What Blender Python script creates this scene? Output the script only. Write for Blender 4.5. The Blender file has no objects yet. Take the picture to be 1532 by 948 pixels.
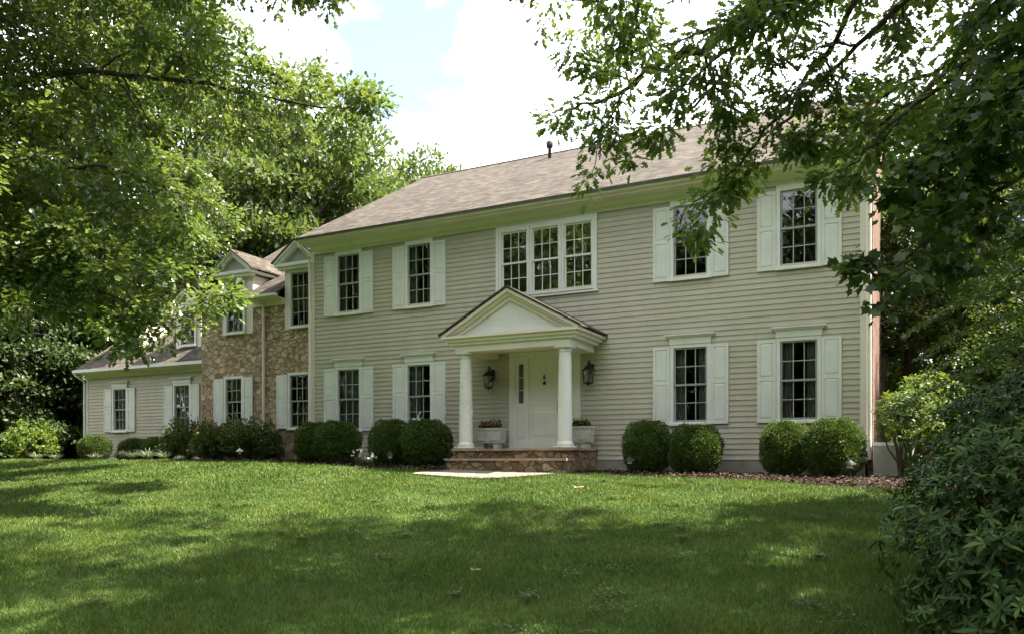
import bpy, math, random
import numpy as np
from mathutils import Vector, Matrix

# ------------------------------------------------------------------ camera, sky, sun, exposure
S = bpy.context.scene
COL = S.collection
CAM = Vector((14.694, -16.957, 0.0))
PSI = math.radians(26.575)
cd = bpy.data.cameras.new('camera')
cam = bpy.data.objects.new('camera', cd); COL.objects.link(cam)
cam.location = CAM
cam.rotation_euler = (math.radians(90), 0, PSI)
cd.sensor_width = 36.0
cd.lens = 36.0 * 1170.0 / 1532.0
cd.shift_y = 213.0 / 1532.0
cd.clip_start = 0.05
cd.clip_end = 2000
S.camera = cam

SUN = Vector((0.49, 0.20, 0.85)).normalized()
W = bpy.data.worlds.new('World'); S.world = W; W.use_nodes = True
wn, wl = W.node_tree.nodes, W.node_tree.links
wn.clear()
w_out = wn.new('ShaderNodeOutputWorld'); w_bg = wn.new('ShaderNodeBackground')
w_sky = wn.new('ShaderNodeTexSky'); w_sky.sky_type = 'NISHITA'; w_sky.sun_disc = False
w_sky.sun_elevation = math.asin(SUN.z); w_sky.sun_rotation = math.atan2(SUN.x, SUN.y)
w_sky.air_density = 1.0; w_sky.dust_density = 0.6
w_tc = wn.new('ShaderNodeTexCoord')
w_map = wn.new('ShaderNodeMapping'); w_map.inputs['Scale'].default_value = (1.0, 1.0, 1.8); w_map.inputs['Location'].default_value = (15*1.37+.35, 15*0.9+.1, 7.5); w_map.inputs['Rotation'].default_value = (0, 0, 0.15)
w_n = wn.new('ShaderNodeTexNoise'); w_n.inputs['Scale'].default_value = 2.6; w_n.inputs['Detail'].default_value = 8; w_n.inputs['Roughness'].default_value = 0.55
w_r = wn.new('ShaderNodeValToRGB'); w_r.color_ramp.elements[0].position = 0.37; w_r.color_ramp.elements[1].position = 0.61; w_r.color_ramp.elements[0].color = (0.075, 0.075, 0.075, 1)
w_mix = wn.new('ShaderNodeMix'); w_mix.data_type = 'RGBA'
w_mix.inputs[7].default_value = (9.6, 9.6, 9.6, 1)
wl.new(w_tc.outputs['Generated'], w_map.inputs['Vector']); wl.new(w_map.outputs[0], w_n.inputs['Vector'])
wl.new(w_n.outputs[0], w_r.inputs[0]); wl.new(w_r.outputs[0], w_mix.inputs[0])
wl.new(w_sky.outputs[0], w_mix.inputs[6]); wl.new(w_mix.outputs[2], w_bg.inputs[0])
w_bg.inputs[1].default_value = 0.095
wl.new(w_bg.outputs[0], w_out.inputs[0])

sd = bpy.data.lights.new('sun', 'SUN'); sd.energy = 4.7; sd.angle = math.radians(0.53); sd.color = (1.0, 0.92, 0.78)
sun = bpy.data.objects.new('sun', sd); COL.objects.link(sun)
sun.rotation_euler = SUN.to_track_quat('Z', 'Y').to_euler(); sun.location = (30, 10, 40)

S.view_settings.view_transform = 'Standard'; S.view_settings.look = 'None'
S.view_settings.gamma = 1.0; S.view_settings.use_curve_mapping = False
S.view_settings.exposure = 2.2
try:
    S.cycles.max_bounces = 8; S.cycles.transparent_max_bounces = 8; S.cycles.diffuse_bounces = 4
    S.cycles.glossy_bounces = 3; S.cycles.transmission_bounces = 4
    S.cycles.caustics_reflective = False; S.cycles.caustics_refractive = False
    S.cycles.sample_clamp_indirect = 6.0
except Exception:
    pass

RNG = np.random.default_rng(7)
random.seed(7)

# ------------------------------------------------------------------ materials
def new_mat(name):
    m = bpy.data.materials.new(name); m.use_nodes = True
    n, l = m.node_tree.nodes, m.node_tree.links
    return m, n, l, n['Principled BSDF']

def rgba(c): return (c[0], c[1], c[2], 1)

def ramp(n, stops):
    r = n.new('ShaderNodeValToRGB'); e = r.color_ramp.elements
    while len(e) < len(stops): e.new(0.5)
    for k, (p, c) in enumerate(stops):
        e[k].position = p; e[k].color = rgba(c)
    return r

def noisy(name, c0, c1, scale=6, rough=0.6, bump=0.0, spec=0.3, detail=6, metal=0.0, stretch=None, bdist=0.02):
    m, n, l, p = new_mat(name)
    tc = n.new('ShaderNodeTexCoord'); t = n.new('ShaderNodeTexNoise')
    t.inputs['Scale'].default_value = scale; t.inputs['Detail'].default_value = detail
    if stretch:
        mp = n.new('ShaderNodeMapping'); mp.inputs['Scale'].default_value = stretch
        l.new(tc.outputs['Object'], mp.inputs[0]); l.new(mp.outputs[0], t.inputs['Vector'])
    else:
        l.new(tc.outputs['Object'], t.inputs['Vector'])
    r = ramp(n, [(0.3, c0), (0.7, c1)])
    l.new(t.outputs[0], r.inputs[0]); l.new(r.outputs[0], p.inputs['Base Color'])
    p.inputs['Roughness'].default_value = rough; p.inputs['Specular IOR Level'].default_value = spec
    p.inputs['Metallic'].default_value = metal
    if bump:
        b = n.new('ShaderNodeBump'); b.inputs['Strength'].default_value = bump; b.inputs['Distance'].default_value = bdist
        l.new(t.outputs[0], b.inputs['Height']); l.new(b.outputs[0], p.inputs['Normal'])
    return m

def leafy(name, stops, rough=0.4, spec=0.5, trans=0.35, tint=(1.3, 1.3, 0.6)):
    m, n, l, p = new_mat(name)
    g = n.new('ShaderNodeNewGeometry'); r = ramp(n, stops)
    l.new(g.outputs['Random Per Island'], r.inputs[0])
    l.new(r.outputs[0], p.inputs['Base Color'])
    p.inputs['Roughness'].default_value = rough; p.inputs['Specular IOR Level'].default_value = spec
    t = n.new('ShaderNodeBsdfTranslucent')
    mul = n.new('ShaderNodeMix'); mul.data_type = 'RGBA'; mul.blend_type = 'MULTIPLY'; mul.inputs[0].default_value = 1.0
    mul.inputs[7].default_value = rgba(tint)
    l.new(r.outputs[0], mul.inputs[6]); l.new(mul.outputs[2], t.inputs[0])
    mx = n.new('ShaderNodeMixShader'); mx.inputs[0].default_value = trans
    l.new(p.outputs[0], mx.inputs[1]); l.new(t.outputs[0], mx.inputs[2])
    l.new(mx.outputs[0], n['Material Output'].inputs[0])
    return m

def coord2(n, l, a, b, sa=1.0, sb=1.0):
    """object coordinates (a,b) swizzled to the XY used by the brick texture"""
    tc = n.new('ShaderNodeTexCoord'); s = n.new('ShaderNodeSeparateXYZ'); c = n.new('ShaderNodeCombineXYZ')
    l.new(tc.outputs['Object'], s.inputs[0])
    for k, (ax, sc) in enumerate(((a, sa), (b, sb))):
        mm = n.new('ShaderNodeMath'); mm.operation = 'MULTIPLY'; mm.inputs[1].default_value = sc
        l.new(s.outputs['XYZ'.index(ax)], mm.inputs[0]); l.new(mm.outputs[0], c.inputs[k])
    return c.outputs[0], tc

def shingle_mat(name, a, b, sb):
    m, n, l, p = new_mat(name)
    v, tc = coord2(n, l, a, b, 1.0, sb)
    br = n.new('ShaderNodeTexBrick'); br.offset = 0.5
    br.inputs['Scale'].default_value = 1.0; br.inputs['Brick Width'].default_value = 0.21; br.inputs['Row Height'].default_value = 0.125
    br.inputs['Mortar Size'].default_value = 0.006; br.inputs['Mortar Smooth'].default_value = 0.3
    br.inputs['Color1'].default_value = (0.0, 0.0, 0.0, 1); br.inputs['Color2'].default_value = (1, 1, 1, 1); br.inputs['Mortar'].default_value = (0.0, 0.0, 0.0, 1)
    l.new(v, br.inputs['Vector'])
    wn_ = n.new('ShaderNodeTexNoise'); wn_.inputs['Scale'].default_value = 0.7; wn_.inputs['Detail'].default_value = 8; wn_.inputs['Roughness'].default_value = 0.65
    l.new(tc.outputs['Object'], wn_.inputs['Vector'])
    r1 = ramp(n, [(0.0, (0.052, 0.044, 0.036)), (0.5, (0.078, 0.067, 0.055)), (1.0, (0.118, 0.102, 0.084))])
    l.new(br.outputs['Color'], r1.inputs[0])
    r2 = ramp(n, [(0.3, (0.80, 0.80, 0.82)), (0.7, (1.15, 1.12, 1.1))])
    l.new(wn_.outputs[0], r2.inputs[0])
    mx = n.new('ShaderNodeMix'); mx.data_type = 'RGBA'; mx.blend_type = 'MULTIPLY'; mx.inputs[0].default_value = 1
    l.new(r1.outputs[0], mx.inputs[6]); l.new(r2.outputs[0], mx.inputs[7])
    l.new(mx.outputs[2], p.inputs['Base Color'])
    bmp = n.new('ShaderNodeBump'); bmp.inputs['Strength'].default_value = 0.6; bmp.inputs['Distance'].default_value = 0.02
    l.new(br.outputs['Fac'], bmp.inputs['Height']); bmp.invert = True
    l.new(bmp.outputs[0], p.inputs['Normal'])
    p.inputs['Roughness'].default_value = 0.9; p.inputs['Specular IOR Level'].default_value = 0.15
    return m

def brick_mat(name):
    m, n, l, p = new_mat(name)
    v, tc = coord2(n, l, 'Y', 'Z')
    br = n.new('ShaderNodeTexBrick'); br.offset = 0.5
    br.inputs['Scale'].default_value = 1.0; br.inputs['Brick Width'].default_value = 0.21; br.inputs['Row Height'].default_value = 0.075
    br.inputs['Mortar Size'].default_value = 0.009
    br.inputs['Color1'].default_value = (0.12, 0.05, 0.035, 1); br.inputs['Color2'].default_value = (0.20, 0.095, 0.068, 1)  # bricks darkened to bake in tree shade; the sun reaches this wall here
    br.inputs['Mortar'].default_value = (0.21, 0.175, 0.145, 1)
    l.new(v, br.inputs['Vector'])
    nz = n.new('ShaderNodeTexNoise'); nz.inputs['Scale'].default_value = 1.6; nz.inputs['Detail'].default_value = 8; nz.inputs['Roughness'].default_value = 0.75
    mp = n.new('ShaderNodeMapping'); mp.inputs['Scale'].default_value = (1, 0.25, 3.5)
    l.new(tc.outputs['Object'], mp.inputs[0]); l.new(mp.outputs[0], nz.inputs['Vector'])
    r2 = ramp(n, [(0.3, (0.5, 0.48, 0.46)), (0.7, (1.35, 1.3, 1.25))]); l.new(nz.outputs[0], r2.inputs[0])
    mu = n.new('ShaderNodeMix'); mu.data_type = 'RGBA'; mu.blend_type = 'MULTIPLY'; mu.inputs[0].default_value = 1
    l.new(br.outputs['Color'], mu.inputs[6]); l.new(r2.outputs[0], mu.inputs[7])
    l.new(mu.outputs[2], p.inputs['Base Color']); p.inputs['Roughness'].default_value = 0.85
    bmp = n.new('ShaderNodeBump'); bmp.inputs['Strength'].default_value = 0.5; bmp.inputs['Distance'].default_value = 0.01; bmp.invert = True
    l.new(br.outputs['Fac'], bmp.inputs['Height']); l.new(bmp.outputs[0], p.inputs['Normal'])
    return m

def stone_mat(name, scale, stops, mortar):
    m, n, l, p = new_mat(name)
    tc = n.new('ShaderNodeTexCoord'); mp = n.new('ShaderNodeMapping'); mp.inputs['Scale'].default_value = (1.0, 1.0, 1.5)
    nz = n.new('ShaderNodeTexNoise'); nz.inputs['Scale'].default_value = 3.0; nz.inputs['Detail'].default_value = 3
    l.new(tc.outputs['Object'], mp.inputs[0]); l.new(mp.outputs[0], nz.inputs['Vector'])
    dm = n.new('ShaderNodeMix'); dm.data_type = 'RGBA'; dm.inputs[0].default_value = 0.18
    l.new(mp.outputs[0], dm.inputs[6]); l.new(nz.outputs['Color'], dm.inputs[7])
    v1 = n.new('ShaderNodeTexVoronoi'); v1.inputs['Scale'].default_value = scale
    v2 = n.new('ShaderNodeTexVoronoi'); v2.feature = 'DISTANCE_TO_EDGE'; v2.inputs['Scale'].default_value = scale
    l.new(dm.outputs[2], v1.inputs['Vector']); l.new(dm.outputs[2], v2.inputs['Vector'])
    sp = n.new('ShaderNodeSeparateColor'); l.new(v1.outputs['Color'], sp.inputs[0])
    r = ramp(n, stops); l.new(sp.outputs[0], r.inputs[0])
    fine = n.new('ShaderNodeTexNoise'); fine.inputs['Scale'].default_value = 14; fine.inputs['Detail'].default_value = 8; fine.inputs['Roughness'].default_value = 0.7
    l.new(tc.outputs['Object'], fine.inputs['Vector'])
    fr = ramp(n, [(0.3, (0.62, 0.6, 0.58)), (0.7, (1.3, 1.28, 1.2))]); l.new(fine.outputs[0], fr.inputs[0])
    mu = n.new('ShaderNodeMix'); mu.data_type = 'RGBA'; mu.blend_type = 'MULTIPLY'; mu.inputs[0].default_value = 1
    l.new(r.outputs[0], mu.inputs[6]); l.new(fr.outputs[0], mu.inputs[7])
    er = ramp(n, [(0.02, (0, 0, 0)), (0.07, (1, 1, 1))]); l.new(v2.outputs['Distance'], er.inputs[0])
    mx = n.new('ShaderNodeMix'); mx.data_type = 'RGBA'; mx.inputs[6].default_value = rgba(mortar)
    l.new(er.outputs[0], mx.inputs[0]); l.new(mu.outputs[2], mx.inputs[7]); l.new(mx.outputs[2], p.inputs['Base Color'])
    ad = n.new('ShaderNodeMath'); ad.operation = 'MULTIPLY_ADD'; ad.inputs[1].default_value = 0.5
    l.new(fine.outputs[0], ad.inputs[0]); l.new(er.outputs[0], ad.inputs[2])
    b = n.new('ShaderNodeBump'); b.inputs['Strength'].default_value = 0.9; b.inputs['Distance'].default_value = 0.08
    l.new(ad.outputs[0], b.inputs['Height']); l.new(b.outputs[0], p.inputs['Normal'])
    p.inputs['Roughness'].default_value = 0.85; p.inputs['Specular IOR Level'].default_value = 0.2
    return m

def glass_mat(name, gain=1.6):
    m, n, l, p = new_mat(name)
    n.remove(p)
    tr = n.new('ShaderNodeBsdfTransparent'); tr.inputs[0].default_value = (0.64, 0.67, 0.65, 1)
    gl = n.new('ShaderNodeBsdfGlossy'); gl.inputs['Roughness'].default_value = 0.01; gl.inputs[0].default_value = (1, 1, 1, 1)
    fr = n.new('ShaderNodeFresnel'); fr.inputs[0].default_value = 1.52
    ml = n.new('ShaderNodeMath'); ml.operation = 'MULTIPLY'; ml.inputs[1].default_value = gain; ml.use_clamp = True
    tc = n.new('ShaderNodeTexCoord'); nz = n.new('ShaderNodeTexNoise'); nz.inputs['Scale'].default_value = 2.2; nz.inputs['Detail'].default_value = 1
    l.new(tc.outputs['Object'], nz.inputs['Vector'])
    b = n.new('ShaderNodeBump'); b.inputs['Strength'].default_value = 0.12; b.inputs['Distance'].default_value = 0.05
    l.new(nz.outputs[0], b.inputs['Height']); l.new(b.outputs[0], gl.inputs['Normal'])
    l.new(fr.outputs[0], ml.inputs[0])
    mx = n.new('ShaderNodeMixShader')
    l.new(ml.outputs[0], mx.inputs[0]); l.new(tr.outputs[0], mx.inputs[1]); l.new(gl.outputs[0], mx.inputs[2])
    l.new(mx.outputs[0], n['Material Output'].inputs[0])
    return m

M = {}
def board_mat(name):
    m, n, l, p = new_mat(name)
    g = n.new('ShaderNodeNewGeometry'); r = ramp(n, [(0.0, (0.455, 0.418, 0.328)), (0.5, (0.478, 0.440, 0.346)), (1.0, (0.502, 0.462, 0.365))])  # beige pushed toward red to offset green lawn bounce on the facade
    l.new(g.outputs['Random Per Island'], r.inputs[0])
    tc = n.new('ShaderNodeTexCoord'); nz = n.new('ShaderNodeTexNoise'); nz.inputs['Scale'].default_value = 0.8; nz.inputs['Detail'].default_value = 9; nz.inputs['Roughness'].default_value = 0.7
    mp = n.new('ShaderNodeMapping'); mp.inputs['Scale'].default_value = (3.0, 1, 0.5)
    l.new(tc.outputs['Object'], mp.inputs[0]); l.new(mp.outputs[0], nz.inputs['Vector'])
    r2 = ramp(n, [(0.25, (0.90, 0.89, 0.87)), (0.6, (1.02, 1.02, 1.02))]); l.new(nz.outputs[0], r2.inputs[0])
    mu = n.new('ShaderNodeMix'); mu.data_type = 'RGBA'; mu.blend_type = 'MULTIPLY'; mu.inputs[0].default_value = 1
    l.new(r.outputs[0], mu.inputs[6]); l.new(r2.outputs[0], mu.inputs[7]); l.new(mu.outputs[2], p.inputs['Base Color'])
    p.inputs['Roughness'].default_value = 0.55; p.inputs['Specular IOR Level'].default_value = 0.3
    return m
M['siding'] = board_mat('siding_boards')
M['white'] = noisy('white_paint', (0.70, 0.69, 0.64), (0.77, 0.76, 0.71), 3.0, 0.5, 0.0, 0.35)
M['warmed_trim'] = noisy('warmed_white_trim_paint', (0.70, 0.63, 0.545), (0.77, 0.70, 0.605), 2.0, 0.5, 0.0, 0.35)  # white trim tinted warm to cancel the green light bounced off the lawn
M['shutter'] = noisy('shutter_paint', (0.66, 0.66, 0.61), (0.73, 0.73, 0.67), 3.0, 0.5, 0.0, 0.3)
M['frame'] = noisy('window_frame_paint', (0.27, 0.275, 0.265), (0.34, 0.345, 0.335), 5.0, 0.45, 0.0, 0.4)
M['muntin'] = noisy('muntin_paint', (0.36, 0.36, 0.33), (0.44, 0.44, 0.41), 5.0, 0.5)
M['shingle'] = shingle_mat('roof_shingles', 'X', 'Y', 1.17)
M['shingle_side'] = shingle_mat('dormer_shingles', 'Y', 'X', 1.22)
M['brick'] = brick_mat('red_brick')
M['stone'] = stone_mat('fieldstone', 5.6, [(0.0, (0.28, 0.19, 0.12)), (0.25, (0.46, 0.33, 0.205)), (0.5, (0.55, 0.42, 0.27)), (0.75, (0.42, 0.355, 0.275)), (1.0, (0.64, 0.52, 0.37))], (0.30, 0.24, 0.17))
M['stoop'] = stone_mat('stoop_stone', 5.0, [(0.0, (0.19, 0.13, 0.085)), (0.4, (0.33, 0.235, 0.15)), (0.7, (0.40, 0.27, 0.17)), (1.0, (0.44, 0.35, 0.25))], (0.18, 0.14, 0.10))
M['flag'] = noisy('flagstone', (0.26, 0.18, 0.135), (0.43, 0.33, 0.25), 4.0, 0.75, 0.25)
M['concrete'] = noisy('concrete_walk', (0.12, 0.108, 0.088), (0.25, 0.228, 0.19), 4.0, 0.85, 0.2)
M['found'] = noisy('foundation_paint', (0.22, 0.205, 0.17), (0.30, 0.28, 0.23), 5.0, 0.8, 0.2)
M['glass'] = glass_mat('window_glass', 1.5)
M['glass_pic'] = glass_mat('picture_window_glass', 4.0)
M['curtain'] = noisy('curtain_cloth', (0.42, 0.41, 0.38), (0.52, 0.51, 0.47), 4.0, 0.9)
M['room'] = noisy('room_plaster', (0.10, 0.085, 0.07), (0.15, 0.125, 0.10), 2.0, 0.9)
M['dark'] = noisy('dark_edge', (0.055, 0.05, 0.045), (0.09, 0.08, 0.07), 6.0, 0.8)
M['black'] = noisy('black_metal', (0.010, 0.010, 0.009), (0.022, 0.021, 0.018), 20.0, 0.55, 0.0, 0.3)
M['brass'] = noisy('brass', (0.42, 0.30, 0.10), (0.55, 0.40, 0.16), 8.0, 0.35, metal=0.9)
M['door'] = noisy('door_paint', (0.70, 0.69, 0.62), (0.76, 0.75, 0.68), 2.0, 0.4, 0.0, 0.4)
M['planter'] = noisy('weathered_planter', (0.42, 0.41, 0.38), (0.60, 0.58, 0.54), 9.0, 0.8, 0.3)
M['bark'] = noisy('bark', (0.035, 0.028, 0.021), (0.115, 0.092, 0.07), 9.0, 0.95, 0.8, 0.1, stretch=(1, 1, 0.25))
M['twig'] = noisy('twig_bark', (0.06, 0.045, 0.032), (0.14, 0.105, 0.075), 9.0, 0.9)
M['mulch'] = noisy('mulch', (0.016, 0.011, 0.008), (0.058, 0.041, 0.031), 38.0, 0.95, 1.0, 0.1, detail=10)
M['unit'] = noisy('cooling_unit_paint', (0.55, 0.53, 0.47), (0.66, 0.63, 0.57), 6.0, 0.5)
M['oakleaf'] = leafy('oak_leaves', [(0.0, (0.066, 0.104, 0.030)), (0.5, (0.118, 0.172, 0.046)), (0.9, (0.180, 0.232, 0.070)), (1.0, (0.23, 0.22, 0.075))], 0.28, 0.9, 0.40)  # leaf albedo raised so the crown shows the bright sun on its side
M['oakleaf_r'] = leafy('shade_oak_leaves', [(0.0, (0.056, 0.094, 0.028)), (0.6, (0.108, 0.168, 0.046)), (1.0, (0.18, 0.23, 0.066))], 0.40, 0.45, 0.58)  # greens lightened to paint in backlight through the shaded lower boughs
M['mapleleaf'] = leafy('maple_leaves', [(0.0, (0.036, 0.064, 0.022)), (0.6, (0.066, 0.108, 0.032)), (1.0, (0.11, 0.15, 0.046))], 0.38, 0.5, 0.48)
M['woodleaf'] = leafy('woodland_leaves', [(0.0, (0.055, 0.085, 0.026)), (0.5, (0.092, 0.130, 0.040)), (1.0, (0.14, 0.175, 0.06))], 0.5, 0.35, 0.45)  # base colour brightened for the glow of backlit woods at the right
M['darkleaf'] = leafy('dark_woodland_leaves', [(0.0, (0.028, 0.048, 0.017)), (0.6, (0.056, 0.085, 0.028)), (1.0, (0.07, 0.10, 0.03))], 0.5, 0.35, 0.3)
M['rhodo'] = leafy('rhododendron_leaves', [(0.0, (0.022, 0.050, 0.012)), (0.7, (0.046, 0.090, 0.020)), (1.0, (0.11, 0.15, 0.036))], 0.5, 0.16, 0.25)
M['boxwood'] = leafy('boxwood_leaves', [(0.0, (0.038, 0.068, 0.016)), (0.6, (0.072, 0.115, 0.025)), (1.0, (0.13, 0.175, 0.04))], 0.6, 0.18, 0.22)  # all bushes lightened in colour toward the one with direct sun on top
M['yew'] = leafy('yew_needles', [(0.0, (0.045, 0.070, 0.020)), (0.7, (0.092, 0.122, 0.036)), (1.0, (0.24, 0.235, 0.09))], 0.5, 0.3, 0.25)  # needle colours lifted, sun-caught tips put into the ramp
M['pale'] = leafy('pale_shrub_leaves', [(0.0, (0.08, 0.13, 0.025)), (0.6, (0.13, 0.19, 0.035)), (1.0, (0.19, 0.24, 0.055))], 0.45, 0.4, 0.38)
M['blade'] = leafy('variegated_blades', [(0.0, (0.09, 0.13, 0.05)), (0.6, (0.17, 0.21, 0.12)), (1.0, (0.32, 0.34, 0.25))], 0.5, 0.3, 0.3, (1, 1, 0.8))
M['hemlock'] = leafy('hemlock_needles', [(0.0, (0.06, 0.10, 0.025)), (0.7, (0.09, 0.14, 0.035)), (1.0, (0.14, 0.19, 0.05))], 0.5, 0.3, 0.3)
M['red'] = leafy('red_petals', [(0.0, (0.5, 0.03, 0.03)), (1.0, (0.65, 0.10, 0.05))], 0.5, 0.3, 0.3, (1, 1, 1))
M['yellowpink'] = leafy('pink_and_yellow_petals', [(0.0, (0.6, 0.22, 0.18)), (0.5, (0.62, 0.5, 0.12)), (1.0, (0.6, 0.12, 0.10))], 0.5, 0.3, 0.3, (1, 1, 1))
M['petal'] = leafy('white_petals', [(0.0, (0.7, 0.7, 0.6)), (1.0, (0.8, 0.8, 0.74))], 0.5, 0.3, 0.3, (1, 1, 1))
M['drytan'] = leafy('dry_leaf', [(0.0, (0.30, 0.22, 0.11)), (1.0, (0.36, 0.27, 0.15))], 0.6, 0.2, 0.2, (1, 1, 1))

def grass_mat(name):
    m, n, l, p = new_mat(name)
    g = n.new('ShaderNodeNewGeometry')
    r = ramp(n, [(0.0, (0.052, 0.096, 0.016)), (0.55, (0.092, 0.150, 0.025)), (0.95, (0.152, 0.202, 0.044)), (1.0, (0.28, 0.25, 0.11))])
    l.new(g.outputs['Random Per Island'], r.inputs[0])
    tc = n.new('ShaderNodeTexCoord'); nz = n.new('ShaderNodeTexNoise'); nz.inputs['Scale'].default_value = 0.9; nz.inputs['Detail'].default_value = 5
    l.new(tc.outputs['Object'], nz.inputs['Vector'])
    r2 = ramp(n, [(0.30, (0.72, 0.84, 0.80)), (0.50, (1.0, 1.0, 1.0)), (0.70, (1.36, 1.20, 1.15))])
    l.new(nz.outputs[0], r2.inputs[0])
    mu = n.new('ShaderNodeMix'); mu.data_type = 'RGBA'; mu.blend_type = 'MULTIPLY'; mu.inputs[0].default_value = 1
    l.new(r.outputs[0], mu.inputs[6]); l.new(r2.outputs[0], mu.inputs[7])
    l.new(mu.outputs[2], p.inputs['Base Color'])
    p.inputs['Roughness'].default_value = 0.5; p.inputs['Specular IOR Level'].default_value = 0.3
    t = n.new('ShaderNodeBsdfTranslucent'); l.new(mu.outputs[2], t.inputs[0])
    mx = n.new('ShaderNodeMixShader'); mx.inputs[0].default_value = 0.35
    l.new(p.outputs[0], mx.inputs[1]); l.new(t.outputs[0], mx.inputs[2]); l.new(mx.outputs[0], n['Material Output'].inputs[0])
    return m
M['grass'] = grass_mat('grass_blades')
M['lawn'] = noisy('lawn_soil', (0.030, 0.056, 0.012), (0.062, 0.102, 0.021), 9.0, 0.95, 0.6, 0.1, detail=10)

# ------------------------------------------------------------------ helpers
def tag(o, label=None, cat=None, group=None, kind=None):
    if label: o['label'] = label
    if cat: o['category'] = cat
    if group: o['group'] = group
    if kind: o['kind'] = kind
    return o

def empty(name, loc=(0, 0, 0), parent=None):
    o = bpy.data.objects.new(name, None); COL.objects.link(o); o.location = loc
    o.empty_display_size = 0.2
    if parent: o.parent = parent
    return o

class MB:
    def __init__(s): s.v = []; s.f = []
    def quad(s, a, b, c, d):
        k = len(s.v); s.v += [tuple(a), tuple(b), tuple(c), tuple(d)]; s.f.append((k, k+1, k+2, k+3)); return s
    def poly(s, pts):
        k = len(s.v); s.v += [tuple(p) for p in pts]; s.f.append(tuple(range(k, k+len(pts)))); return s
    def box(s, x0, x1, y0, y1, z0, z1):
        k = len(s.v)
        s.v += [(x0,y0,z0),(x1,y0,z0),(x1,y1,z0),(x0,y1,z0),(x0,y0,z1),(x1,y0,z1),(x1,y1,z1),(x0,y1,z1)]
        s.f += [(k+3,k+2,k+1,k),(k+4,k+5,k+6,k+7),(k,k+1,k+5,k+4),(k+1,k+2,k+6,k+5),(k+2,k+3,k+7,k+6),(k+3,k,k+4,k+7)]
        return s
    def prism(s, a, b):
        """two matching loops joined by sides"""
        k = len(s.v); n = len(a); s.v += [tuple(p) for p in a] + [tuple(p) for p in b]
        s.f.append(tuple(range(k+n-1, k-1, -1))); s.f.append(tuple(range(k+n, k+2*n)))
        for i in range(n):
            j = (i+1) % n; s.f.append((k+i, k+j, k+n+j, k+n+i))
        return s
    def lathe(s, cx, cy, prof, n=20, sq=1.0):
        k = len(s.v)
        for (r, z) in prof:
            for i in range(n):
                a = 2*math.pi*i/n; s.v.append((cx+r*math.cos(a), cy+r*math.sin(a)*sq, z))
        for j in range(len(prof)-1):
            for i in range(n):
                i2 = (i+1) % n; s.f.append((k+j*n+i, k+j*n+i2, k+(j+1)*n+i2, k+(j+1)*n+i))
        s.f.append(tuple(k+i for i in range(n-1, -1, -1))); s.f.append(tuple(k+(len(prof)-1)*n+i for i in range(n)))
        return s
    def tube(s, pts, radii, n=6):
        k = len(s.v); P = [Vector(p) for p in pts]
        if isinstance(radii, (int, float)): radii = [radii]*len(P)
        for i, p in enumerate(P):
            d = (P[min(i+1, len(P)-1)] - P[max(i-1, 0)]).normalized()
            up = Vector((0, 0, 1)) if abs(d.z) < 0.9 else Vector((1, 0, 0))
            a = d.cross(up).normalized(); b = d.cross(a)
            for q in range(n):
                t = 2*math.pi*q/n; w = p + (a*math.cos(t)+b*math.sin(t))*radii[i]; s.v.append(tuple(w))
        for i in range(len(P)-1):
            for q in range(n):
                q2 = (q+1) % n; s.f.append((k+i*n+q, k+i*n+q2, k+(i+1)*n+q2, k+(i+1)*n+q))
        s.f.append(tuple(k+q for q in range(n-1, -1, -1))); s.f.append(tuple(k+(len(P)-1)*n+q for q in range(n)))
        return s
    def build(s, name, mat, parent=None, smooth=False, loc=None):
        me = bpy.data.meshes.new(name)
        off = Vector((0, 0, 0))
        p = parent
        while p is not None:
            off += Vector(p.location); p = p.parent
        if loc is not None: off += Vector(loc)
        vs = [(a-off.x, b-off.y, c-off.z) for a, b, c in s.v]
        me.from_pydata(vs, [], s.f); me.update()
        me.materials.append(mat)
        if smooth:
            for q in me.polygons: q.use_smooth = True
        o = bpy.data.objects.new(name, me); COL.objects.link(o)
        if loc is not None: o.location = loc
        if parent: o.parent = parent
        return o

def np_mesh(name, verts, tris, mat):
    me = bpy.data.meshes.new(name)
    nv, nf = len(verts), len(tris)
    me.vertices.add(nv); me.vertices.foreach_set('co', np.ascontiguousarray(verts, dtype=np.float32).ravel())
    me.loops.add(nf*3); me.loops.foreach_set('vertex_index', np.ascontiguousarray(tris, dtype=np.int32).ravel())
    me.polygons.add(nf); me.polygons.foreach_set('loop_start', np.arange(0, nf*3, 3, dtype=np.int32))
    me.polygons.foreach_set('loop_total', np.full(nf, 3, dtype=np.int32))
    me.update(calc_edges=True); me.materials.append(mat)
    return me

def link(name, me, parent=None, loc=(0, 0, 0)):
    o = bpy.data.objects.new(name, me); COL.objects.link(o); o.location = loc
    if parent: o.parent = parent
    return o

def unit(a): return a / np.maximum(np.linalg.norm(a, axis=-1, keepdims=True), 1e-9)

# leaf outlines: (x across, y along the leaf from its stalk), folded along the midrib
def half_leaf(outline, fold):
    """outline: right-hand side points from base to tip; returns verts and tris of both halves"""
    mid = [(0, y) for (x, y) in outline]
    v = []; t = []
    n = len(outline)
    for (x, y) in mid: v.append((0, y, 0))
    for (x, y) in outline: v.append((x, y, fold*x))
    for (x, y) in outline: v.append((-x, y, fold*x))
    for i in range(n-1):
        for o in (n, 2*n):
            a, b, c, d = i, i+1, o+i+1, o+i
            if o == n: t += [(a, d, c), (a, c, b)]
            else: t += [(a, c, d), (a, b, c)]
    return np.array(v, float), np.array(t)

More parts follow.
